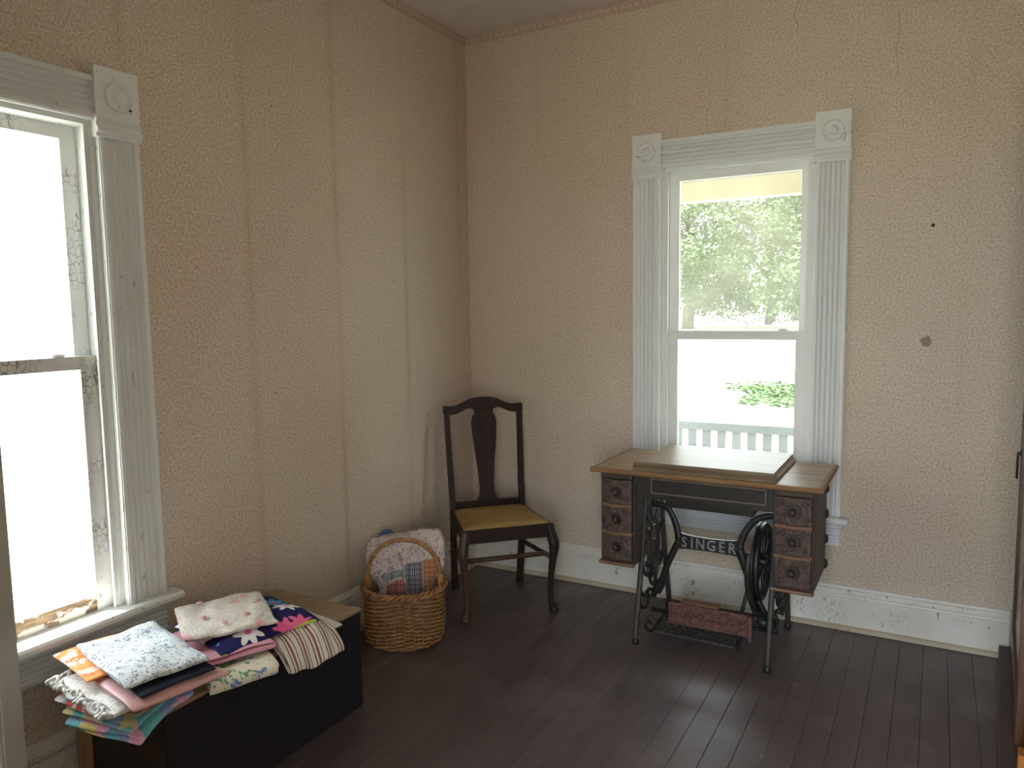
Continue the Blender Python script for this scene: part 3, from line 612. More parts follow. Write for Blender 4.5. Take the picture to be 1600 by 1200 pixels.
# carved drawer lying on the treadle
OC = (1.43, -0.40, 0.066)
cv = thing('carved_drawer', 'loose reddish carved drawer lying on the sewing table treadle', 'drawer', OC)
yd = -0.452
MB().box(1.262, 1.600, yd, yd + 0.016, 0.066, 0.158).build('drawer_front', 'carved_red', cv, off=OC, bev=0.003)
MB().box(1.598, 1.612, yd - 0.006, yd + 0.02, 0.052, 0.157).build('end_block', 'carved_red', cv, off=OC, bev=0.003)
for a0, a1 in ((1.27, 1.490), (1.502, 1.594)):
    for q in (0, 1):
        z0 = 0.075 if q == 0 else 0.145
        MB().box(a0, a1, yd - 0.005, yd + 0.001, z0, z0 + 0.006).build('carved_frame', 'carved_red', cv, off=OC, bev=0.002)
    for xx in (a0, a1 - 0.006): MB().box(xx, xx + 0.006, yd - 0.005, yd + 0.001, 0.081, 0.145).build('carved_frame', 'carved_red', cv, off=OC, bev=0.002)
    n = 4 if a1 - a0 > 0.15 else 2
    for i in range(n):
        cx = a0 + (a1 - a0) * (i + 0.5) / n
        pa = spiral((cx, 0.113), min(0.026, (a1 - a0) / n * 0.42), 1.5, 22, 0 if i % 2 else pi, 1 if i % 2 else -1)
        MB().tube([(a, yd - 0.002, b) for a, b in pa], 0.0048, 6).build('carved_scroll', 'carved_red', cv, smooth=True, off=OC)
MB().box(1.30, 1.46, yd + 0.016, yd + 0.10, 0.066, 0.148).build('drawer_box', 'raw_wood', cv, off=OC, bev=0.002)
MB().box(1.33, 1.47, yd + 0.02, yd + 0.055, 0.148, 0.160).build('wood_cleat', 'raw_wood', cv, off=OC, bev=0.002)

# ------------------------------------------------------------------ side chair
ch = thing('side_chair', 'dark wooden side chair with vase splat and mustard velvet seat', 'chair', (0.395, -0.42, 0), pi / 4)
by = lambda z: 0.180 + max(0, z - 0.43) * 0.125                   # rake of the back
seat = [(-0.212, -0.212), (0.212, -0.212), (0.185, 0.165), (-0.185, 0.165)]
# seat pad
mb = MB(); N = 12; grid = {}
for j in range(N + 1):
    for i in range(N + 1):
        u = i / N; v = j / N; w = 0.206 - 0.027 * v
        x_ = -w + 2 * w * u; y_ = -0.208 + 0.370 * v
        e = min(u, 1 - u, v, 1 - v); z_ = 0.424 + 0.010 * min(1, e / 0.08) ** 0.5 + 0.008 * sin(pi * u) * sin(pi * v)
        if e == 0: z_ = 0.424
        grid[i, j] = len(mb.v); mb.v.append((x_, y_, z_))
for j in range(N):
    for i in range(N): mb.f.append((grid[i, j], grid[i + 1, j], grid[i + 1, j + 1], grid[i, j + 1]))
nb = len(mb.v)
bnd = [grid[i, 0] for i in range(N)] + [grid[N, j] for j in range(N)] + [grid[N - i, N] for i in range(N)] + [grid[0, N - j] for j in range(N)]
for k in bnd: mb.v.append((mb.v[k][0], mb.v[k][1], 0.400))
m_ = len(bnd)
for k in range(m_): mb.f.append((bnd[k], bnd[(k + 1) % m_], nb + (k + 1) % m_, nb + k))
mb.f.append(tuple(nb + k for k in range(m_))[::-1])
mb.build('seat', 'mustard', ch, smooth=True)
MB().poly([(-0.212, 0.362), (0.212, 0.362), (0.212, 0.424), (-0.212, 0.424)], lambda a, b, d: (a, d, b), -0.222, -0.200).build('front_rail', 'chair', ch, bev=0.003)
for s in (-1, 1):
    MB().poly([(s * 0.214, -0.21), (s * 0.188, 0.165), (s * 0.168, 0.165), (s * 0.194, -0.21)], lambda a, b, d: (a, b, d), 0.362, 0.422).build('side_rail', 'chair', ch, bev=0.003)
MB().box(-0.17, 0.17, 0.158, 0.180, 0.362, 0.424).build('back_rail', 'chair', ch, bev=0.003)
for s in (-1, 1):
    pth = smoothpath([(s * 0.200, -0.206, 0.418), (s * 0.206, -0.212, 0.375), (s * 0.216, -0.224, 0.325), (s * 0.212, -0.220, 0.26), (s * 0.205, -0.212, 0.18), (s * 0.201, -0.208, 0.10), (s * 0.203, -0.212, 0.045), (s * 0.211, -0.224, 0.018), (s * 0.213, -0.228, 0.004)], 5)
    n = len(pth); rr = []
    for i, p in enumerate(pth):
        z = p[2]
        rr.append(0.021 + 0.005 * math.exp(-((z - 0.34) / 0.05) ** 2) - 0.008 * min(1, max(0, (0.32 - z) / 0.2)) + 0.012 * math.exp(-((z - 0.012) / 0.02) ** 2) - 0.001)
    MB().tube(pth, rr, 8, up=(1, 1, 0)).build('front_leg', 'chair_worn' if s < 0 else 'chair', ch, smooth=True)
    pb = smoothpath([(s * 0.172, 0.212, 0.0), (s * 0.178, 0.190, 0.20), (s * 0.180, 0.176, 0.40), (s * 0.182, by(0.55), 0.55), (s * 0.187, by(0.75), 0.75), (s * 0.190, by(0.93), 0.93)], 5)
    MB().tube(pb, [0.021 - 0.004 * i / len(pb) for i in range(len(pb))], 4, up=(1, 0, 0)).build('back_post', 'chair', ch)
    MB().tube([(s * 0.204, -0.20, 0.262), (s * 0.179, 0.19, 0.225)], 0.0115, 8).build('side_stretcher', 'chair_worn', ch, smooth=True)
MB().tube([(-0.198, -0.135, 0.256), (0.198, -0.135, 0.256)], 0.0115, 8).build('cross_stretcher', 'chair_worn', ch, smooth=True)
def sym(half): return half + [(-a, b) for a, b in reversed(half) if abs(a) > 1e-6]
top = [(0.0, 0.975), (0.04, 0.973), (0.075, 0.965), (0.11, 0.948), (0.14, 0.936), (0.17, 0.934), (0.206, 0.936), (0.206, 0.895), (0.17, 0.892), (0.14, 0.896), (0.115, 0.906), (0.09, 0.918), (0.070, 0.922), (0.052, 0.915), (0.0, 0.912)]
MB().poly(sym(top), lambda a, b, d: (a, by(b) + d, b), -0.013, 0.013).build('crest_rail', 'chair', ch, bev=0.004)
spl = [(0.0, 0.925), (0.050, 0.925), (0.050, 0.905), (0.047, 0.892), (0.058, 0.880), (0.0645, 0.855), (0.0645, 0.83), (0.062, 0.79), (0.056, 0.73), (0.048, 0.66), (0.041, 0.59), (0.037, 0.53), (0.0375, 0.495), (0.043, 0.478), (0.052, 0.468), (0.054, 0.450), (0.0, 0.450)]
MB().poly(sym(spl), lambda a, b, d: (a, by(b) + d, b), -0.006, 0.006).build('splat', 'chair', ch, bev=0.002)
MB().box(-0.165, 0.165, by(0.44) - 0.010, by(0.44) + 0.012, 0.424, 0.456).build('shoe_rail', 'chair', ch, bev=0.003)

# ------------------------------------------------------------------ wicker basket
BK = (0.245, -0.965, 0.0); RB = 0.166
bk = thing('wicker_basket', 'round honey-brown wicker basket with arched handle on the floor', 'basket', BK, rad(29.3))
prof = lambda z: RB * (0.955 + 0.05 * sin(pi * min(1, z / 0.22) * 0.85))
NS = 26; mbw = MB(); rows = 25
for i in range(rows):
    z = 0.010 + i * 0.0088; n = NS * 5; ph = (i % 2) * pi; amp = 0.0080
    if 10 <= i <= 11: amp = 0.0085
    mbw.tube([((prof(z) + amp * sin(NS / 2 * a + ph)) * cos(a), (prof(z) + amp * sin(NS / 2 * a + ph)) * sin(a), z + 0.0009 * sin(3 * a + i)) for a in [2 * pi * k / n for k in range(n)]], 0.0043, 6, closed=True)
tag(mbw.build('woven_wall', 'wicker', bk, smooth=True), None, None, kind='stuff')
mbs = MB()
for k in range(NS):
    a = 2 * pi * (k + 0.5) / NS
    mbs.tube([(prof(z) * cos(a), prof(z) * sin(a), z) for z in (0.005, 0.05, 0.11, 0.17, 0.23)], 0.0035, 5)
tag(mbs.build('stakes', 'wicker', bk, smooth=True), None, None, kind='stuff')
MB().lathe([(0.004, 0.0), (RB * 0.93, 0.0), (RB * 0.96, 0.006), (RB * 0.93, 0.012), (0.004, 0.012)], 32).build('base', 'wicker', bk)
for q in range(3):
    n = 180
    MB().tube([((RB * 1.0 + 0.008 + 0.009 * cos(NS / 2 * a + q * 2 * pi / 3)) * cos(a), (RB * 1.0 + 0.008 + 0.009 * cos(NS / 2 * a + q * 2 * pi / 3)) * sin(a), 0.236 + 0.009 * sin(NS / 2 * a + q * 2 * pi / 3)) for a in [2 * pi * k / n for k in range(n)]], 0.0066, 6, closed=True).build('rim_braid', 'wicker', bk, smooth=True)
ha = [(0.158 * cos(a) * (1 + 0.02 * sin(a)), 0.0, 0.245 + 0.188 * sin(a) ** 0.85) for a in [pi * k / 28 for k in range(29)]]
ha = [(0.158, 0, 0.10)] + ha + [(-0.158, 0, 0.10)]
hd = MB().tube(ha, 0.0085, 8).build('handle', 'wicker_wrap', bk, smooth=True)
for s in (-1, 1):
    cd_ = []
    for k in range(60):
        a = k * 0.9; z = 0.225 + k * 0.0009
        cd_.append((s * 0.158 + 0.011 * cos(a), 0.011 * sin(a), z))
    MB().tube(cd_, 0.004, 5).build('handle_wrap', 'wicker_wrap', hd, smooth=True)
hw_ = []
for k in range(400):
    t = k / 399 * (len(ha) - 5) + 2; i = int(t); fr_ = t - i; p = Vector(ha[i]).lerp(Vector(ha[min(i + 1, len(ha) - 1)]), fr_)
    tn = (Vector(ha[min(i + 1, len(ha) - 1)]) - Vector(ha[i])).normalized(); n1 = Vector((0, 1, 0)); n2 = tn.cross(n1)
    hw_.append(p + (n1 * cos(k * 0.5) + n2 * sin(k * 0.5)) * 0.0085)
MB().tube(hw_, 0.0025, 4).build('handle_binding', 'wicker', hd, smooth=True)

# ------------------------------------------------------------------ fabric materials
def fabric(name, fn, rough=0.85, bs=0.25, bscale=300):
    m, nt, b = base(name, rough, 0.15); v = coords(nt); fn(nt, b, v)
    if bs: bump(nt, b, noi(nt, v, bscale, 3), bs, 0.002)
    return m
def blobs(cols, scale, rnd_=1.0):
    def fn(nt, b, v):
        w = nd(nt, 'VectorMath', {0: v, 1: nd(nt, 'VectorMath', {0: nd(nt, 'TexNoise', {'Vector': v, 'Scale': scale * 1.3}).outputs[1], 'Scale': 0.6 / scale}, operation='SCALE').outputs[0]}, operation='ADD').outputs[0]
        c = nd(nt, 'TexVoronoi', {'Vector': w, 'Scale': scale, 'Randomness': rnd_}).outputs[1]
        s = nd(nt, 'SeparateColor', {'Color': c}).outputs[0]
        setc(nt, b, ramp(nt, s, [(i / len(cols), c_) for i, c_ in enumerate(cols)], True))
    return fn
def sprigs(ground, cols, scale, thr=0.5):
    def fn(nt, b, v):
        n = noi(nt, v, scale, 3, 0.6, 1.6); n2 = noi(nt, v, scale * 0.6, 1)
        c = mix(nt, mr(nt, n, thr, thr + 0.04), ground, mix(nt, mr(nt, n2, 0.45, 0.55), cols[0], cols[1]))
        setc(nt, b, c)
    return fn
def daisies(nt, b, v):
    s = nd(nt, 'VectorMath', {0: v, 1: (9.5, 9.5, 4)}, operation='MULTIPLY').outputs[0]
    vo = nd(nt, 'TexVoronoi', {'Vector': s, 'Scale': 1.0, 'Randomness': 0.55}).outputs
    d = nd(nt, 'VectorMath', {0: s, 1: vo['Position']}, operation='SUBTRACT').outputs[0]; x, y, z = sep(nt, d)
    r = mth(nt, 'SQRT', mth(nt, 'ADD', mth(nt, 'MULTIPLY', x, x), mth(nt, 'MULTIPLY', y, y)))
    pet = mth(nt, 'ADD', 0.34, mth(nt, 'MULTIPLY', mth(nt, 'COSINE', mth(nt, 'MULTIPLY', mth(nt, 'ARCTAN2', y, x), 7.0)), 0.10))
    k = mr(nt, mth(nt, 'SUBTRACT', r, pet), 0.0, 0.02, 1, 0)
    cell = nd(nt, 'SeparateColor', {'Color': vo['Color']}).outputs[0]
    pc = ramp(nt, cell, [(0, (0.82, 0.82, 0.85)), (0.42, (0.85, 0.16, 0.36)), (0.72, (0.05, 0.32, 0.62)), (0.9, (0.45, 0.50, 0.08))], True)
    c = mix(nt, k, (0.020, 0.020, 0.10), pc)
    c = mix(nt, mr(nt, r, 0.09, 0.11, 1, 0), c, (0.80, 0.14, 0.33))
    setc(nt, b, c)
def stripes(nt, b, v):
    x, y, z = sep(nt, v)
    t = mth(nt, 'FRACT', mth(nt, 'MULTIPLY', mth(nt, 'ADD', y, mth(nt, 'MULTIPLY', noi(nt, v, 4, 1), 0.02)), 26.0))
    setc(nt, b, ramp(nt, t, [(0, (0.68, 0.63, 0.57)), (0.22, (0.05, 0.03, 0.03)), (0.30, (0.68, 0.63, 0.57)), (0.45, (0.26, 0.11, 0.08)), (0.62, (0.68, 0.63, 0.57)), (0.80, (0.10, 0.06, 0.06)), (0.86, (0.68, 0.63, 0.57))], True))
def plaid(g, l1, l2, f=60.0):
    def fn(nt, b, v):
        x, y, z = sep(nt, v); c = g
        for ax in (x, z):
            t = mth(nt, 'FRACT', mth(nt, 'MULTIPLY', ax, f)); c = mix(nt, mr(nt, t, 0.42, 0.46, 0, 0.62), c, l1)
            t2 = mth(nt, 'FRACT', mth(nt, 'MULTIPLY', ax, f * 0.41)); c = mix(nt, mr(nt, t2, 0.80, 0.83, 0, 0.6), c, l2)
        setc(nt, b, c)
    return fn
def gingham_flat(g, l1, f):
    def fn(nt, b, v):
        x, y, z = sep(nt, v); c = g
        for ax in (x, y, z):
            t = mth(nt, 'FRACT', mth(nt, 'MULTIPLY', ax, f)); c = mix(nt, mr(nt, t, 0.5, 0.53, 0, 0.4), c, l1)
        setc(nt, b, c)
    return fn
F = {}
F['bluefloral'] = fabric('blue_sprig_cotton', sprigs((0.70, 0.74, 0.76), ((0.16, 0.22, 0.36), (0.30, 0.36, 0.44)), 75, 0.53))
F['orange'] = fabric('orange_tie_dye', sprigs((0.86, 0.62, 0.55), ((0.88, 0.22, 0.07), (0.90, 0.38, 0.12)), 16, 0.44))
F['navy'] = fabric('navy_cotton', lambda nt, b, v: setc(nt, b, mix(nt, noi(nt, v, 9), (0.010, 0.014, 0.028), (0.022, 0.028, 0.05))))
def satin(nt, b, v):
    setc(nt, b, mix(nt, noi(nt, v, 12), (0.60, 0.33, 0.34), (0.72, 0.46, 0.46)))
F['pinksatin'] = fabric('pink_quilted_satin', satin, 0.4, 0.7, 38)
F['lace'] = fabric('white_crochet_lace', lambda nt, b, v: setc(nt, b, mix(nt, mr(nt, noi(nt, v, 110, 2), 0.38, 0.55), (0.60, 0.60, 0.62), (0.86, 0.85, 0.83))), 0.9, 1.0, 120)
F['patch'] = fabric('dark_patchwork', blobs([(0.12, 0.025, 0.04), (0.30, 0.22, 0.13), (0.06, 0.03, 0.05), (0.40, 0.36, 0.25)], 22, 0.2))
F['reddot'] = fabric('red_dotted_cotton', blobs([(0.72, 0.10, 0.10), (0.75, 0.72, 0.70), (0.20, 0.45, 0.55), (0.75, 0.20, 0.22)], 42))
F['pastel'] = fabric('pastel_print', blobs([(0.80, 0.30, 0.58), (0.18, 0.55, 0.62), (0.82, 0.40, 0.64), (0.72, 0.64, 0.25), (0.85, 0.48, 0.70), (0.30, 0.40, 0.66)], 20))
F['aqua'] = fabric('aqua_print', blobs([(0.20, 0.58, 0.66), (0.78, 0.35, 0.62), (0.70, 0.65, 0.35), (0.30, 0.50, 0.72)], 26))
def crochet(nt, b, v):
    w = nd(nt, 'TexVoronoi', {'Vector': v, 'Scale': 130.0, 'Randomness': 0.4}).outputs[0]
    c = mix(nt, mr(nt, w, 0.25, 0.6), (0.82, 0.78, 0.72), (0.56, 0.52, 0.47))
    p = nd(nt, 'TexVoronoi', {'Vector': nd(nt, 'VectorMath', {0: v, 1: (1, 1, 0.2)}, operation='MULTIPLY').outputs[0], 'Scale': 15.0}).outputs[0]
    setc(nt, b, mix(nt, mr(nt, p, 0.16, 0.26, 0.8, 0), c, (0.80, 0.32, 0.38)))
F['crochet'] = fabric('cream_crochet', crochet, 0.9, 0.8, 150)
F['daisy'] = fabric('navy_daisy_cotton', daisies)
F['pinkcheck'] = fabric('pink_gingham', gingham_flat((0.74, 0.42, 0.52), (0.60, 0.24, 0.36), 150.0))
F['bluegreen'] = fabric('cream_blue_flower_cotton', sprigs((0.70, 0.66, 0.55), ((0.12, 0.24, 0.55), (0.10, 0.30, 0.16)), 24, 0.56))
F['stripe'] = fabric('brown_striped_cotton', stripes)
F['whitecloth'] = fabric('plain_white_cotton', lambda nt, b, v: setc(nt, b, mix(nt, noi(nt, v, 8), (0.66, 0.62, 0.56), (0.74, 0.71, 0.66))))
F['quilt'] = fabric('lavender_floral_cotton', sprigs((0.66, 0.60, 0.55), ((0.33, 0.25, 0.36), (0.50, 0.44, 0.44)), 62, 0.50), 0.9, 0.5, 60)
F['greensprig'] = fabric('green_sprig_cotton', sprigs((0.40, 0.43, 0.40), ((0.07, 0.18, 0.17), (0.16, 0.24, 0.26)), 150, 0.48))
F['redplaid'] = fabric('red_plaid_cotton', plaid((0.52, 0.36, 0.30), (0.36, 0.08, 0.08), (0.12, 0.05, 0.08), 70.0))
F['navycheck'] = fabric('navy_check_cotton', plaid((0.58, 0.55, 0.48), (0.025, 0.035, 0.10), (0.03, 0.04, 0.10), 105.0))
F['orangeplaid'] = fabric('orange_plaid_cotton', plaid((0.55, 0.36, 0.24), (0.45, 0.16, 0.06), (0.22, 0.09, 0.06), 110.0))
F['bluecloth'] = fabric('blue_cotton', lambda nt, b, v: setc(nt, b, mix(nt, noi(nt, v, 20), (0.06, 0.13, 0.30), (0.16, 0.26, 0.45))))

# ------------------------------------------------------------------ quilt in the basket
ql = thing('folded_quilt', 'folded lavender floral patchwork quilt standing in the wicker basket', 'quilt', (BK[0] - 0.489 * 0.072, BK[1] + 0.872 * 0.072, 0.014), rad(29.3))
def qhw(z): return 0.118 + 0.056 * min(1, max(0, (z - 0.215) / 0.07)) - 0.02 * max(0, (z - 0.40) / 0.07)
def qht(z): return 0.040 + 0.008 * min(1, max(0, (z - 0.215) / 0.07))
def wob(x_, z): return 0.006 * noise.noise(Vector((x_ * 14, z * 14, 3.1))) + 0.003 * sin(x_ * 60) * sin(z * 70)
def qtop(x_): return 0.425 + 0.13 * x_ - 0.1 * x_ * x_ + 0.008 * sin(x_ * 25)
def qpt(a, z01):
    c, s = cos(a), sin(a); n = 2 / 5.5
    X = abs(c) ** n * (1 if c > 0 else -1); Y = abs(s) ** n * (1 if s > 0 else -1)
    e = 1 - max(0, z01 - 0.88) / 0.12 * 0.55 if z01 > 0.88 else 1
    z = z01 * 0.445
    x_ = X * qhw(z) * (1 - (1 - e) * 0.12); zt = z01 * qtop(x_)
    return (x_, Y * qht(z) * (e if z01 < 1 else 0.3) + (wob(x_, z) if True else 0) + 0.25 * max(0, z - 0.25) * 0.3, zt)
mb = MB(); NA, NZ = 56, 30
for j in range(NZ + 1):
    for i in range(NA): mb.v.append(qpt(2 * pi * i / NA, j / NZ))
for j in range(NZ):
    for i in range(NA): mb.f.append((j * NA + i, j * NA + (i + 1) % NA, (j + 1) * NA + (i + 1) % NA, (j + 1) * NA + i))
mb.f.append(tuple(range(NA))[::-1]); mb.f.append(tuple(NZ * NA + i for i in range(NA)))
mb.build('quilt_body', F['quilt'], ql, smooth=True)
def qfront(x_, z, off):
    h = qhw(z); t = min(0.999, abs(x_) / h); return (x_, -qht(z) * (1 - t ** 5.5) ** (1 / 5.5) + wob(x_, z) + 0.25 * max(0, z - 0.25) * 0.3 - off, z)
def patch(nm, mat, corners):
    (a, b, c, d) = corners; mb = MB(); n = 8                        # bl, br, tr, tl in (x, z)
    for off in (0.004, -0.002):
        for j in range(n + 1):
            for i in range(n + 1):
                u, v = i / n, j / n
                x_ = (a[0] * (1 - u) + b[0] * u) * (1 - v) + (d[0] * (1 - u) + c[0] * u) * v
                z = (a[1] * (1 - u) + b[1] * u) * (1 - v) + (d[1] * (1 - u) + c[1] * u) * v
                e = min(u, 1 - u, v, 1 - v); mb.v.append(qfront(x_, z, off if e > 0 else min(off, 0.001)))
    q = (n + 1) ** 2
    for j in range(n):
        for i in range(n):
            k = j * (n + 1) + i; mb.f.append((k, k + 1, k + n + 2, k + n + 1)); mb.f.append((q + k + n + 1, q + k + n + 2, q + k + 1, q + k))
    mb.build(nm, F[mat], ql, smooth=True)
patch('quilt_patch', 'greensprig', ((-0.150, 0.200), (0.0, 0.245), (0.0, 0.285), (-0.160, 0.238)))
patch('quilt_patch', 'redplaid', ((-0.085, 0.150), (0.0, 0.150), (0.0, 0.245), (-0.085, 0.222)))
patch('quilt_patch', 'navycheck', ((0.003, 0.150), (0.077, 0.150), (0.077, 0.313), (0.003, 0.300)))
patch('quilt_patch', 'orangeplaid', ((0.080, 0.150), (0.120, 0.150), (0.160, 0.330), (0.080, 0.316)))
bc = thing('blue_cloth', 'small blue cloth tucked behind the quilt in the basket', 'cloth', (BK[0], BK[1], 0.1), rad(29.3))
mb = MB().tube(smoothpath([(-0.11, 0.075, 0.10), (-0.12, 0.135, 0.24), (-0.12, 0.155, 0.29), (-0.10, 0.160, 0.315), (-0.075, 0.160, 0.30), (-0.07, 0.15, 0.24)], 6), 0.020, 10, flat=0.6)
mb.build('cloth_fold', F['bluecloth'], bc, smooth=True)

# ------------------------------------------------------------------ chest and folded fabrics
OT = (0.25, -1.893, 0.0)
tk = thing('low_chest', 'low dark navy wooden chest with bare tan top under left window', 'chest', OT)
def BT(nm, m, x0, x1, y0, y1, z0, z1, bev=0.003, parent=None): return MB().box(x0, x1, y0, y1, z0, z1).build(nm, m, parent or tk, off=OT, bev=bev)
CX0, CX1, CY0, CY1 = 0.045, 0.462, -2.285, -1.500
BT('front_panel', 'chest', CX1 - 0.016, CX1, CY0, CY1, 0.0, 0.350); BT('back_panel', 'chest', CX0, CX0 + 0.016, CY0, CY1, 0, 0.350)
BT('end_panel', 'chest_end', CX0 + 0.016, CX1 - 0.016, CY0, CY0 + 0.016, 0, 0.350); BT('end_panel', 'chest', CX0 + 0.016, CX1 - 0.016, CY1 - 0.016, CY1, 0, 0.350)
BT('corner_batten', 'sunlit_batten', CX0 + 0.004, CX0 + 0.075, CY0 - 0.009, CY0, 0.0, 0.345)  # pale strip stands in for the sunlit edge of the end panel
BT('bottom_board', 'chest', CX0 + 0.016, CX1 - 0.016, CY0 + 0.016, CY1 - 0.016, 0.01, 0.025)
BT('top_board', 'chest_top', CX0 - 0.003, CX1 + 0.003, CY0 - 0.003, CY1 + 0.003, 0.350, 0.362)

def folded(name, label, c, z0, w, d, h, layers, rz, mat, seed, amp=0.006, fold_v=False, bend=None, cat='fabric', skew=0.0, ridge=0.0):
    """a cloth folded back and forth: serpentine cross-section swept across, then thickened"""
    root = thing(name, label, cat, (c[0], c[1], z0), rz)
    sp = h / layers; r = sp / 2; path = []
    for i in range(layers):
        sg = 1 if i % 2 == 0 else -1; z = sp * (i + 0.5)
        jit = 0.012 * (noise.noise(Vector((i * 3.3, seed, 0.5))))
        xs = [-w / 2 + r + (w - 2 * r) * k / 12 for k in range(13)]
        if sg < 0: xs = xs[::-1]
        path += [(q, z, i) for q in xs]
        if i < layers - 1:
            for k in range(1, 5):
                a = -pi / 2 + pi * k / 5; path.append((sg * (w / 2 - r + jit * abs(cos(a))) + sg * r * 1.1 * cos(a), z + r + r * sin(a), i + 0.5))
    NV = 18; mb = MB(); n = len(path)
    for j in range(NV + 1):
        v = -d / 2 + d * j / NV
        for (u, z, li) in path:
            fr = (z / h) ** 0.8
            nn = noise.noise(Vector((u * 9 + seed * 7.1, v * 9, seed))) * amp * 1.7 * fr + noise.noise(Vector((u * 22 + seed, v * 22, seed * 2))) * amp * 0.5 * fr
            # soft edges: plump in the middle, sagging rim
            ed = min(1, (w / 2 - abs(u)) / 0.05, (d / 2 - abs(v)) / 0.05); sag = (1 - max(0, ed)) ** 2 * amp * 0.9 * fr
            vs = v + 0.012 * noise.noise(Vector((u * 5, li * 2.7, seed + 4))) * (abs(v) / (d / 2)) + skew * u
            us = u + 0.010 * noise.noise(Vector((v * 8, li * 1.3, seed + 9)))
            if ridge: nn += ridge * fr * (abs(sin(v * 44 + u * 9 + seed)) - 0.3 + 0.5 * sin(u * 31 + v * 12))
            p = [us, vs, max(0.0012, z + nn - sag)]
            if fold_v: p[0], p[1] = p[1], p[0]
            if bend: p = bend(*p)
            mb.v.append(tuple(p))
    for j in range(NV):
        for i in range(n - 1): mb.f.append((j * n + i, j * n + i + 1, (j + 1) * n + i + 1, (j + 1) * n + i))
    me = bpy.data.meshes.new('folded_layers'); me.from_pydata(mb.v, [], mb.f); me.materials.append(F[mat])
    for p in me.polygons: p.use_smooth = True
    o = bpy.data.objects.new('folded_layers', me); COL.objects.link(o); o.parent = root
    s = o.modifiers.new('thickness', 'SOLIDIFY'); s.thickness = sp * 0.62; s.offset = 0; s.use_rim = True
    q = o.modifiers.new('sub', 'SUBSURF'); q.levels = 1; q.render_levels = 1
    return root
zt = 0.3625
def over_end(k):
    def f(x_, y_, z):
        e = -y_ + 0.03
        if e > 0: z -= k * (1.6 * e * e + 0.12 * e)
        return [x_, y_, z]
    return f
R13 = rad(-12)
folded('pastel_fabric', 'pink and turquoise blob-print fabric at the bottom of left stack', (0.345, -2.312), zt, 0.26, 0.19, 0.028, 2, rad(9), 'pastel', 1.3, 0.006, bend=over_end(1.0))
folded('aqua_fabric', 'aqua and pink print fabric second from bottom of left stack', (0.338, -2.314), zt + 0.030, 0.26, 0.185, 0.016, 2, rad(7), 'aqua', 2.6, 0.005, bend=over_end(0.8))
folded('patchwork_fabric', 'burgundy and tan patchwork cloth under pink satin, left stack', (0.440, -2.290), zt + 0.048, 0.14, 0.22, 0.010, 1, rad(6), 'patch', 7.7, 0.003)
folded('red_dotted_fabric', 'red dotted fabric below the white lace cloth', (0.270, -2.310), zt + 0.048, 0.17, 0.22, 0.012, 2, rad(2), 'reddot', 3.9, 0.004, bend=over_end(0.5))
lc = folded('lace_cloth', 'white crocheted lace cloth with knobbly edge in left stack', (0.345, -2.297), zt + 0.062, 0.30, 0.25, 0.022, 2, rad(-8), 'lace', 5.2, 0.008)
rn = random.Random(3)
for k in range(16):
    u = -0.150 + 0.30 * k / 15
    pts = [(u + 0.014 * cos(a), -0.126 - 0.009 + 0.008 * sin(a), 0.010 + 0.009 * sin(a + k) - 0.004 * (k % 3)) for a in [2 * pi * i / 10 for i in range(10)]]
    MB().tube(pts, 0.0055, 6, closed=True).build('lace_loop', F['lace'], lc, smooth=True)
for k in range(10):
    v = -0.14 + 0.16 * k / 9
    pts = [(-0.152 - 0.006 + 0.007 * sin(a), v + 0.012 * cos(a), 0.010 + 0.008 * sin(a + k)) for a in [2 * pi * i / 10 for i in range(10)]]
    MB().tube(pts, 0.005, 6, closed=True).build('lace_loop', F['lace'], lc, smooth=True)
folded('pink_satin_quilt', 'shiny pink quilted satin below navy cloth in left stack', (0.375, -2.270), zt + 0.086, 0.41, 0.25, 0.022, 2, rad(-11), 'pinksatin', 6.1, 0.010, ridge=0.003)
folded('navy_cloth', 'plain dark navy cloth tucked under the blue floral cloth', (0.470, -2.292), zt + 0.108, 0.19, 0.20, 0.012, 1, rad(-11), 'navy', 8.4, 0.006)
folded('orange_fabric', 'orange tie-dyed fabric peeking from beneath the blue floral cloth', (0.245, -2.275), zt + 0.109, 0.26, 0.24, 0.012, 1, rad(-13), 'orange', 9.3, 0.008)
folded('blue_floral_cloth', 'white cloth with small blue flowers on top of left stack', (0.345, -2.265), zt + 0.124, 0.37, 0.215, 0.020, 2, rad(-13), 'bluefloral', 4.4, 0.010, ridge=0.003)

def over_front(edge):
    def f(x_, y_, z):
        e = x_ - edge
        if e > 0: z -= 2.6 * e * e + 0.15 * e
        return [x_ - (0.25 * e * e / 0.2 if e > 0 else 0), y_, z]
    return f
folded('white_cloth', 'plain white cloth under striped fabric at chest end', (0.395, -1.700), zt, 0.20, 0.14, 0.016, 2, rad(-8), 'whitecloth', 1.9, 0.006)
folded('striped_fabric', 'brown, black and white striped fabric spilling over chest front', (0.435, -1.800), zt + 0.017, 0.32, 0.20, 0.034, 2, rad(-14), 'stripe', 2.2, 0.016, ridge=0.018, bend=over_front(0.035))
folded('flower_print_fabric', 'cream fabric with blue and green flowers at bottom of right stack', (0.400, -2.015), zt, 0.28, 0.20, 0.036, 2, rad(-22), 'bluegreen', 3.1, 0.006, fold_v=False, bend=over_front(0.09))
folded('pink_gingham_fabric', 'pink finely checked fabric beneath the navy daisy fabric', (0.335, -1.985), zt + 0.040, 0.28, 0.24, 0.024, 3, rad(-24), 'pinkcheck', 4.7, 0.005)
folded('navy_daisy_fabric', 'navy fabric with large white, pink and blue daisies', (0.330, -1.890), zt + 0.068, 0.30, 0.34, 0.018, 2, rad(-10), 'daisy', 5.8, 0.012, ridge=0.005, bend=over_front(0.11))
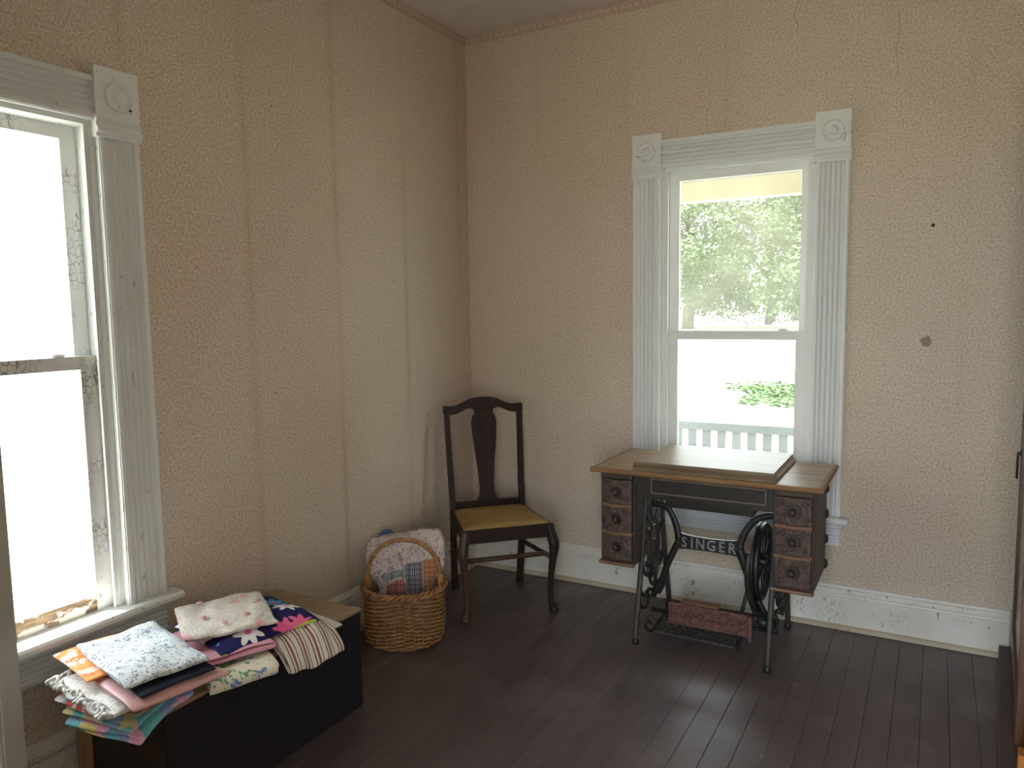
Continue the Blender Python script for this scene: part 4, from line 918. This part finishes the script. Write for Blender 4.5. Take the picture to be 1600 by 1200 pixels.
cc = folded('crochet_cloth', 'cream crocheted cloth with pink roses topping right stack', (0.285, -1.935), zt + 0.094, 0.27, 0.27, 0.026, 2, rad(-30), 'crochet', 6.6, 0.010, ridge=0.004)
for u, v in ((-0.10, -0.06), (-0.05, 0.03), (0.03, -0.07), (0.07, 0.05), (-0.02, 0.10), (0.10, -0.02)):
    ro = MB().ball((u, v, 0.027), 0.013, 0.011, 0.003, 10, 6).build('crocheted_rose', F['pinksatin'], cc, smooth=True)

# ------------------------------------------------------------------ outdoors
lw = MB(); lw.add([(-90, -70, -0.62), (70, -70, -0.62), (70, 4, -0.62), (-90, 4, -0.62), (-90, 50, -0.03), (70, 50, -0.03), (-90, 160, -0.03), (70, 160, -0.03)], [(0, 1, 2, 3), (3, 2, 5, 4), (4, 5, 7, 6)])
tag(lw.build('lawn', 'lawn'), 'sunlit grass lawn outside the windows', 'lawn', kind='structure')
rn = random.Random(11)
g = MB()  # leaf patch stands in for lawn grass under tree shade
for k in range(2600):
    a = rn.random() * 2 * pi; r = rn.random() ** 0.5 * (0.8 + 0.2 * sin(a * 5))
    x_ = 0.55 + 2.6 * r * cos(a); y_ = 13.4 + 2.6 * r * sin(a); z0 = -0.62 + max(0, y_ - 4) * 0.0128
    s = 0.06 + rn.random() * 0.07; t = rn.random() * 2 * pi; h = rn.random() * 0.14
    dx, dy = s * cos(t), s * sin(t)
    g.add([(x_ - dx, y_ - dy, z0 + h), (x_ + dy * 0.5, y_ - dx * 0.5, z0 + h + 0.03), (x_ + dx, y_ + dy, z0 + h - 0.01), (x_ - dy * 0.5, y_ + dx * 0.5, z0 + h + 0.03)], [(0, 1, 2, 3)])
tag(g.build('shaded_grass', 'shaded_grass'), 'green leaf patch standing in for tree-shaded grass on the lawn', 'plant', kind='stuff')
# porch
pf = MB().box(-1.5, 5.0, 0.15, 2.15, -0.25, -0.12).build('porch_floor', 'porch_floor'); tag(pf, 'grey painted porch floor outside the window', 'porch floor', kind='structure')
pr = MB().box(-1.5, 5.0, 0.15, 2.45, 2.62, 2.72).build('porch_roof', 'porch_white'); tag(pr, 'pale painted porch roof outside the window', 'porch roof', kind='structure')
for k in range(15):
    MB().box(-1.5, 5.0, 0.16 + k * 0.12, 0.275 + k * 0.12, 2.605, 2.62).build('ceiling_board', 'porch_white', pr)
for k in range(3):
    MB().box(-1.5, 5.0, 1.96 + 0.016 * k, 2.08, 2.165 + k * 0.152, 2.303 + k * 0.152).build('beam_board', 'porch_white', pr, bev=0.004)
for xx in (-1.2, 3.6):
    box('porch_post', 'porch_white', pr, xx - 0.06, xx + 0.06, 1.98, 2.10, -0.12, 2.165)
rl = thing('porch_railing', 'pale porch railing with flat upright slats outside the window', 'railing', (1.2, 2.02, -0.12))
box('top_rail', 'porch_rail', rl, -2.3, 2.3, -0.03, 0.03, 0.625, 0.685, 0.004); box('bottom_rail', 'porch_rail', rl, -2.3, 2.3, -0.02, 0.02, 0.08, 0.13)
for k in range(-20, 21): box('slat', 'porch_rail', rl, k * 0.108 - 0.031, k * 0.108 + 0.031, -0.01, 0.01, 0.13, 0.625)
ev = MB().box(-0.94, -0.15, -5.0, 2.6, 2.62, 2.72).build('added_eave', 'porch_white'); tag(ev, 'pale added eave, unseen, limiting sun through the left window', 'eave', kind='structure')  # unseen eave added so the sun reaches only the sill
# trees across the lawn
def tree(label, x_, y_, z0, h, rad_, seed, low):
    t = thing('tree', label, 'tree', (x_, y_, z0), 0, 'trees across the lawn'); r_ = random.Random(seed)
    tr = MB().tube(smoothpath([(0, 0, -0.2), (0.1, 0, h * 0.2), (-0.1, 0.1, h * 0.45), (0, 0, h * 0.8)], 4), [0.42 - 0.3 * i / 12 for i in range(13)], 8).build('trunk', 'bark', t, smooth=True)
    for k in range(5):
        a = k * 1.3 + seed; MB().tube([(0, 0, h * (0.2 + 0.09 * k)), (rad_ * 0.35 * cos(a), rad_ * 0.35 * sin(a), h * (0.34 + 0.09 * k)), (rad_ * 0.7 * cos(a), rad_ * 0.7 * sin(a), h * (0.40 + 0.09 * k))], [0.15, 0.1, 0.04], 6).build('branch', 'bark', t)
    lf = MB(); cl = []
    for k in range(110):
        a = r_.random() * 2 * pi; q = r_.random() ** 0.5; zz = low + (h - low) * r_.random()
        f = sin(pi * min(1, (zz - low) / (h - low) * 0.8 + 0.22)) ** 0.6
        cl.append((rad_ * q * f * cos(a), rad_ * q * f * sin(a), zz, 0.7 + r_.random() * 0.9))
    for k in range(26000):
        c = cl[k % 110]; d = Vector((r_.gauss(0, 1), r_.gauss(0, 1), r_.gauss(0, 0.75))).normalized() * (r_.random() ** 0.45 * c[3])
        p = Vector(c[:3]) + d; s = 0.07 + r_.random() * 0.12
        u = Vector((r_.gauss(0, 1), r_.gauss(0, 1), r_.gauss(0, 0.6))).normalized(); w = u.orthogonal().normalized() * s * 0.55; u = u * s
        lf.add([p - u, p + w, p + u, p - w], [(0, 1, 2, 3)])
    tag(lf.build('foliage', 'foliage', t), None, None, kind='stuff')
for k, (label, x_, y_, h, r, low) in enumerate((
        ('leafy green tree across the lawn, left of the window view', -12.2, 46.0, 12, 4.6, 1.3),
        ('leafy green tree across the lawn, right of the window view', -4.4, 46.0, 12, 4.4, 1.6),
        ('taller green tree across the lawn behind two others', -8.6, 55.0, 16, 5.2, 1.0),
        ('green tree far to the left across the lawn', -22.0, 47.0, 14, 5.5, 1.2),
        ('green tree far to the right across the lawn', 5.5, 48.0, 14, 5.5, 1.4),
        ('broad green tree at the back of the lawn, left side', -19.0, 60.0, 17, 6.5, 1.0),
        ('broad green tree at the back of the lawn, right side', 1.5, 60.0, 17, 6.5, 1.0),
        ('hazy green tree at the far end of the lawn', -9.0, 69.0, 19, 7.5, 0.8))):
    tree(label, x_, y_, -0.05, h, r, k + 1, low)
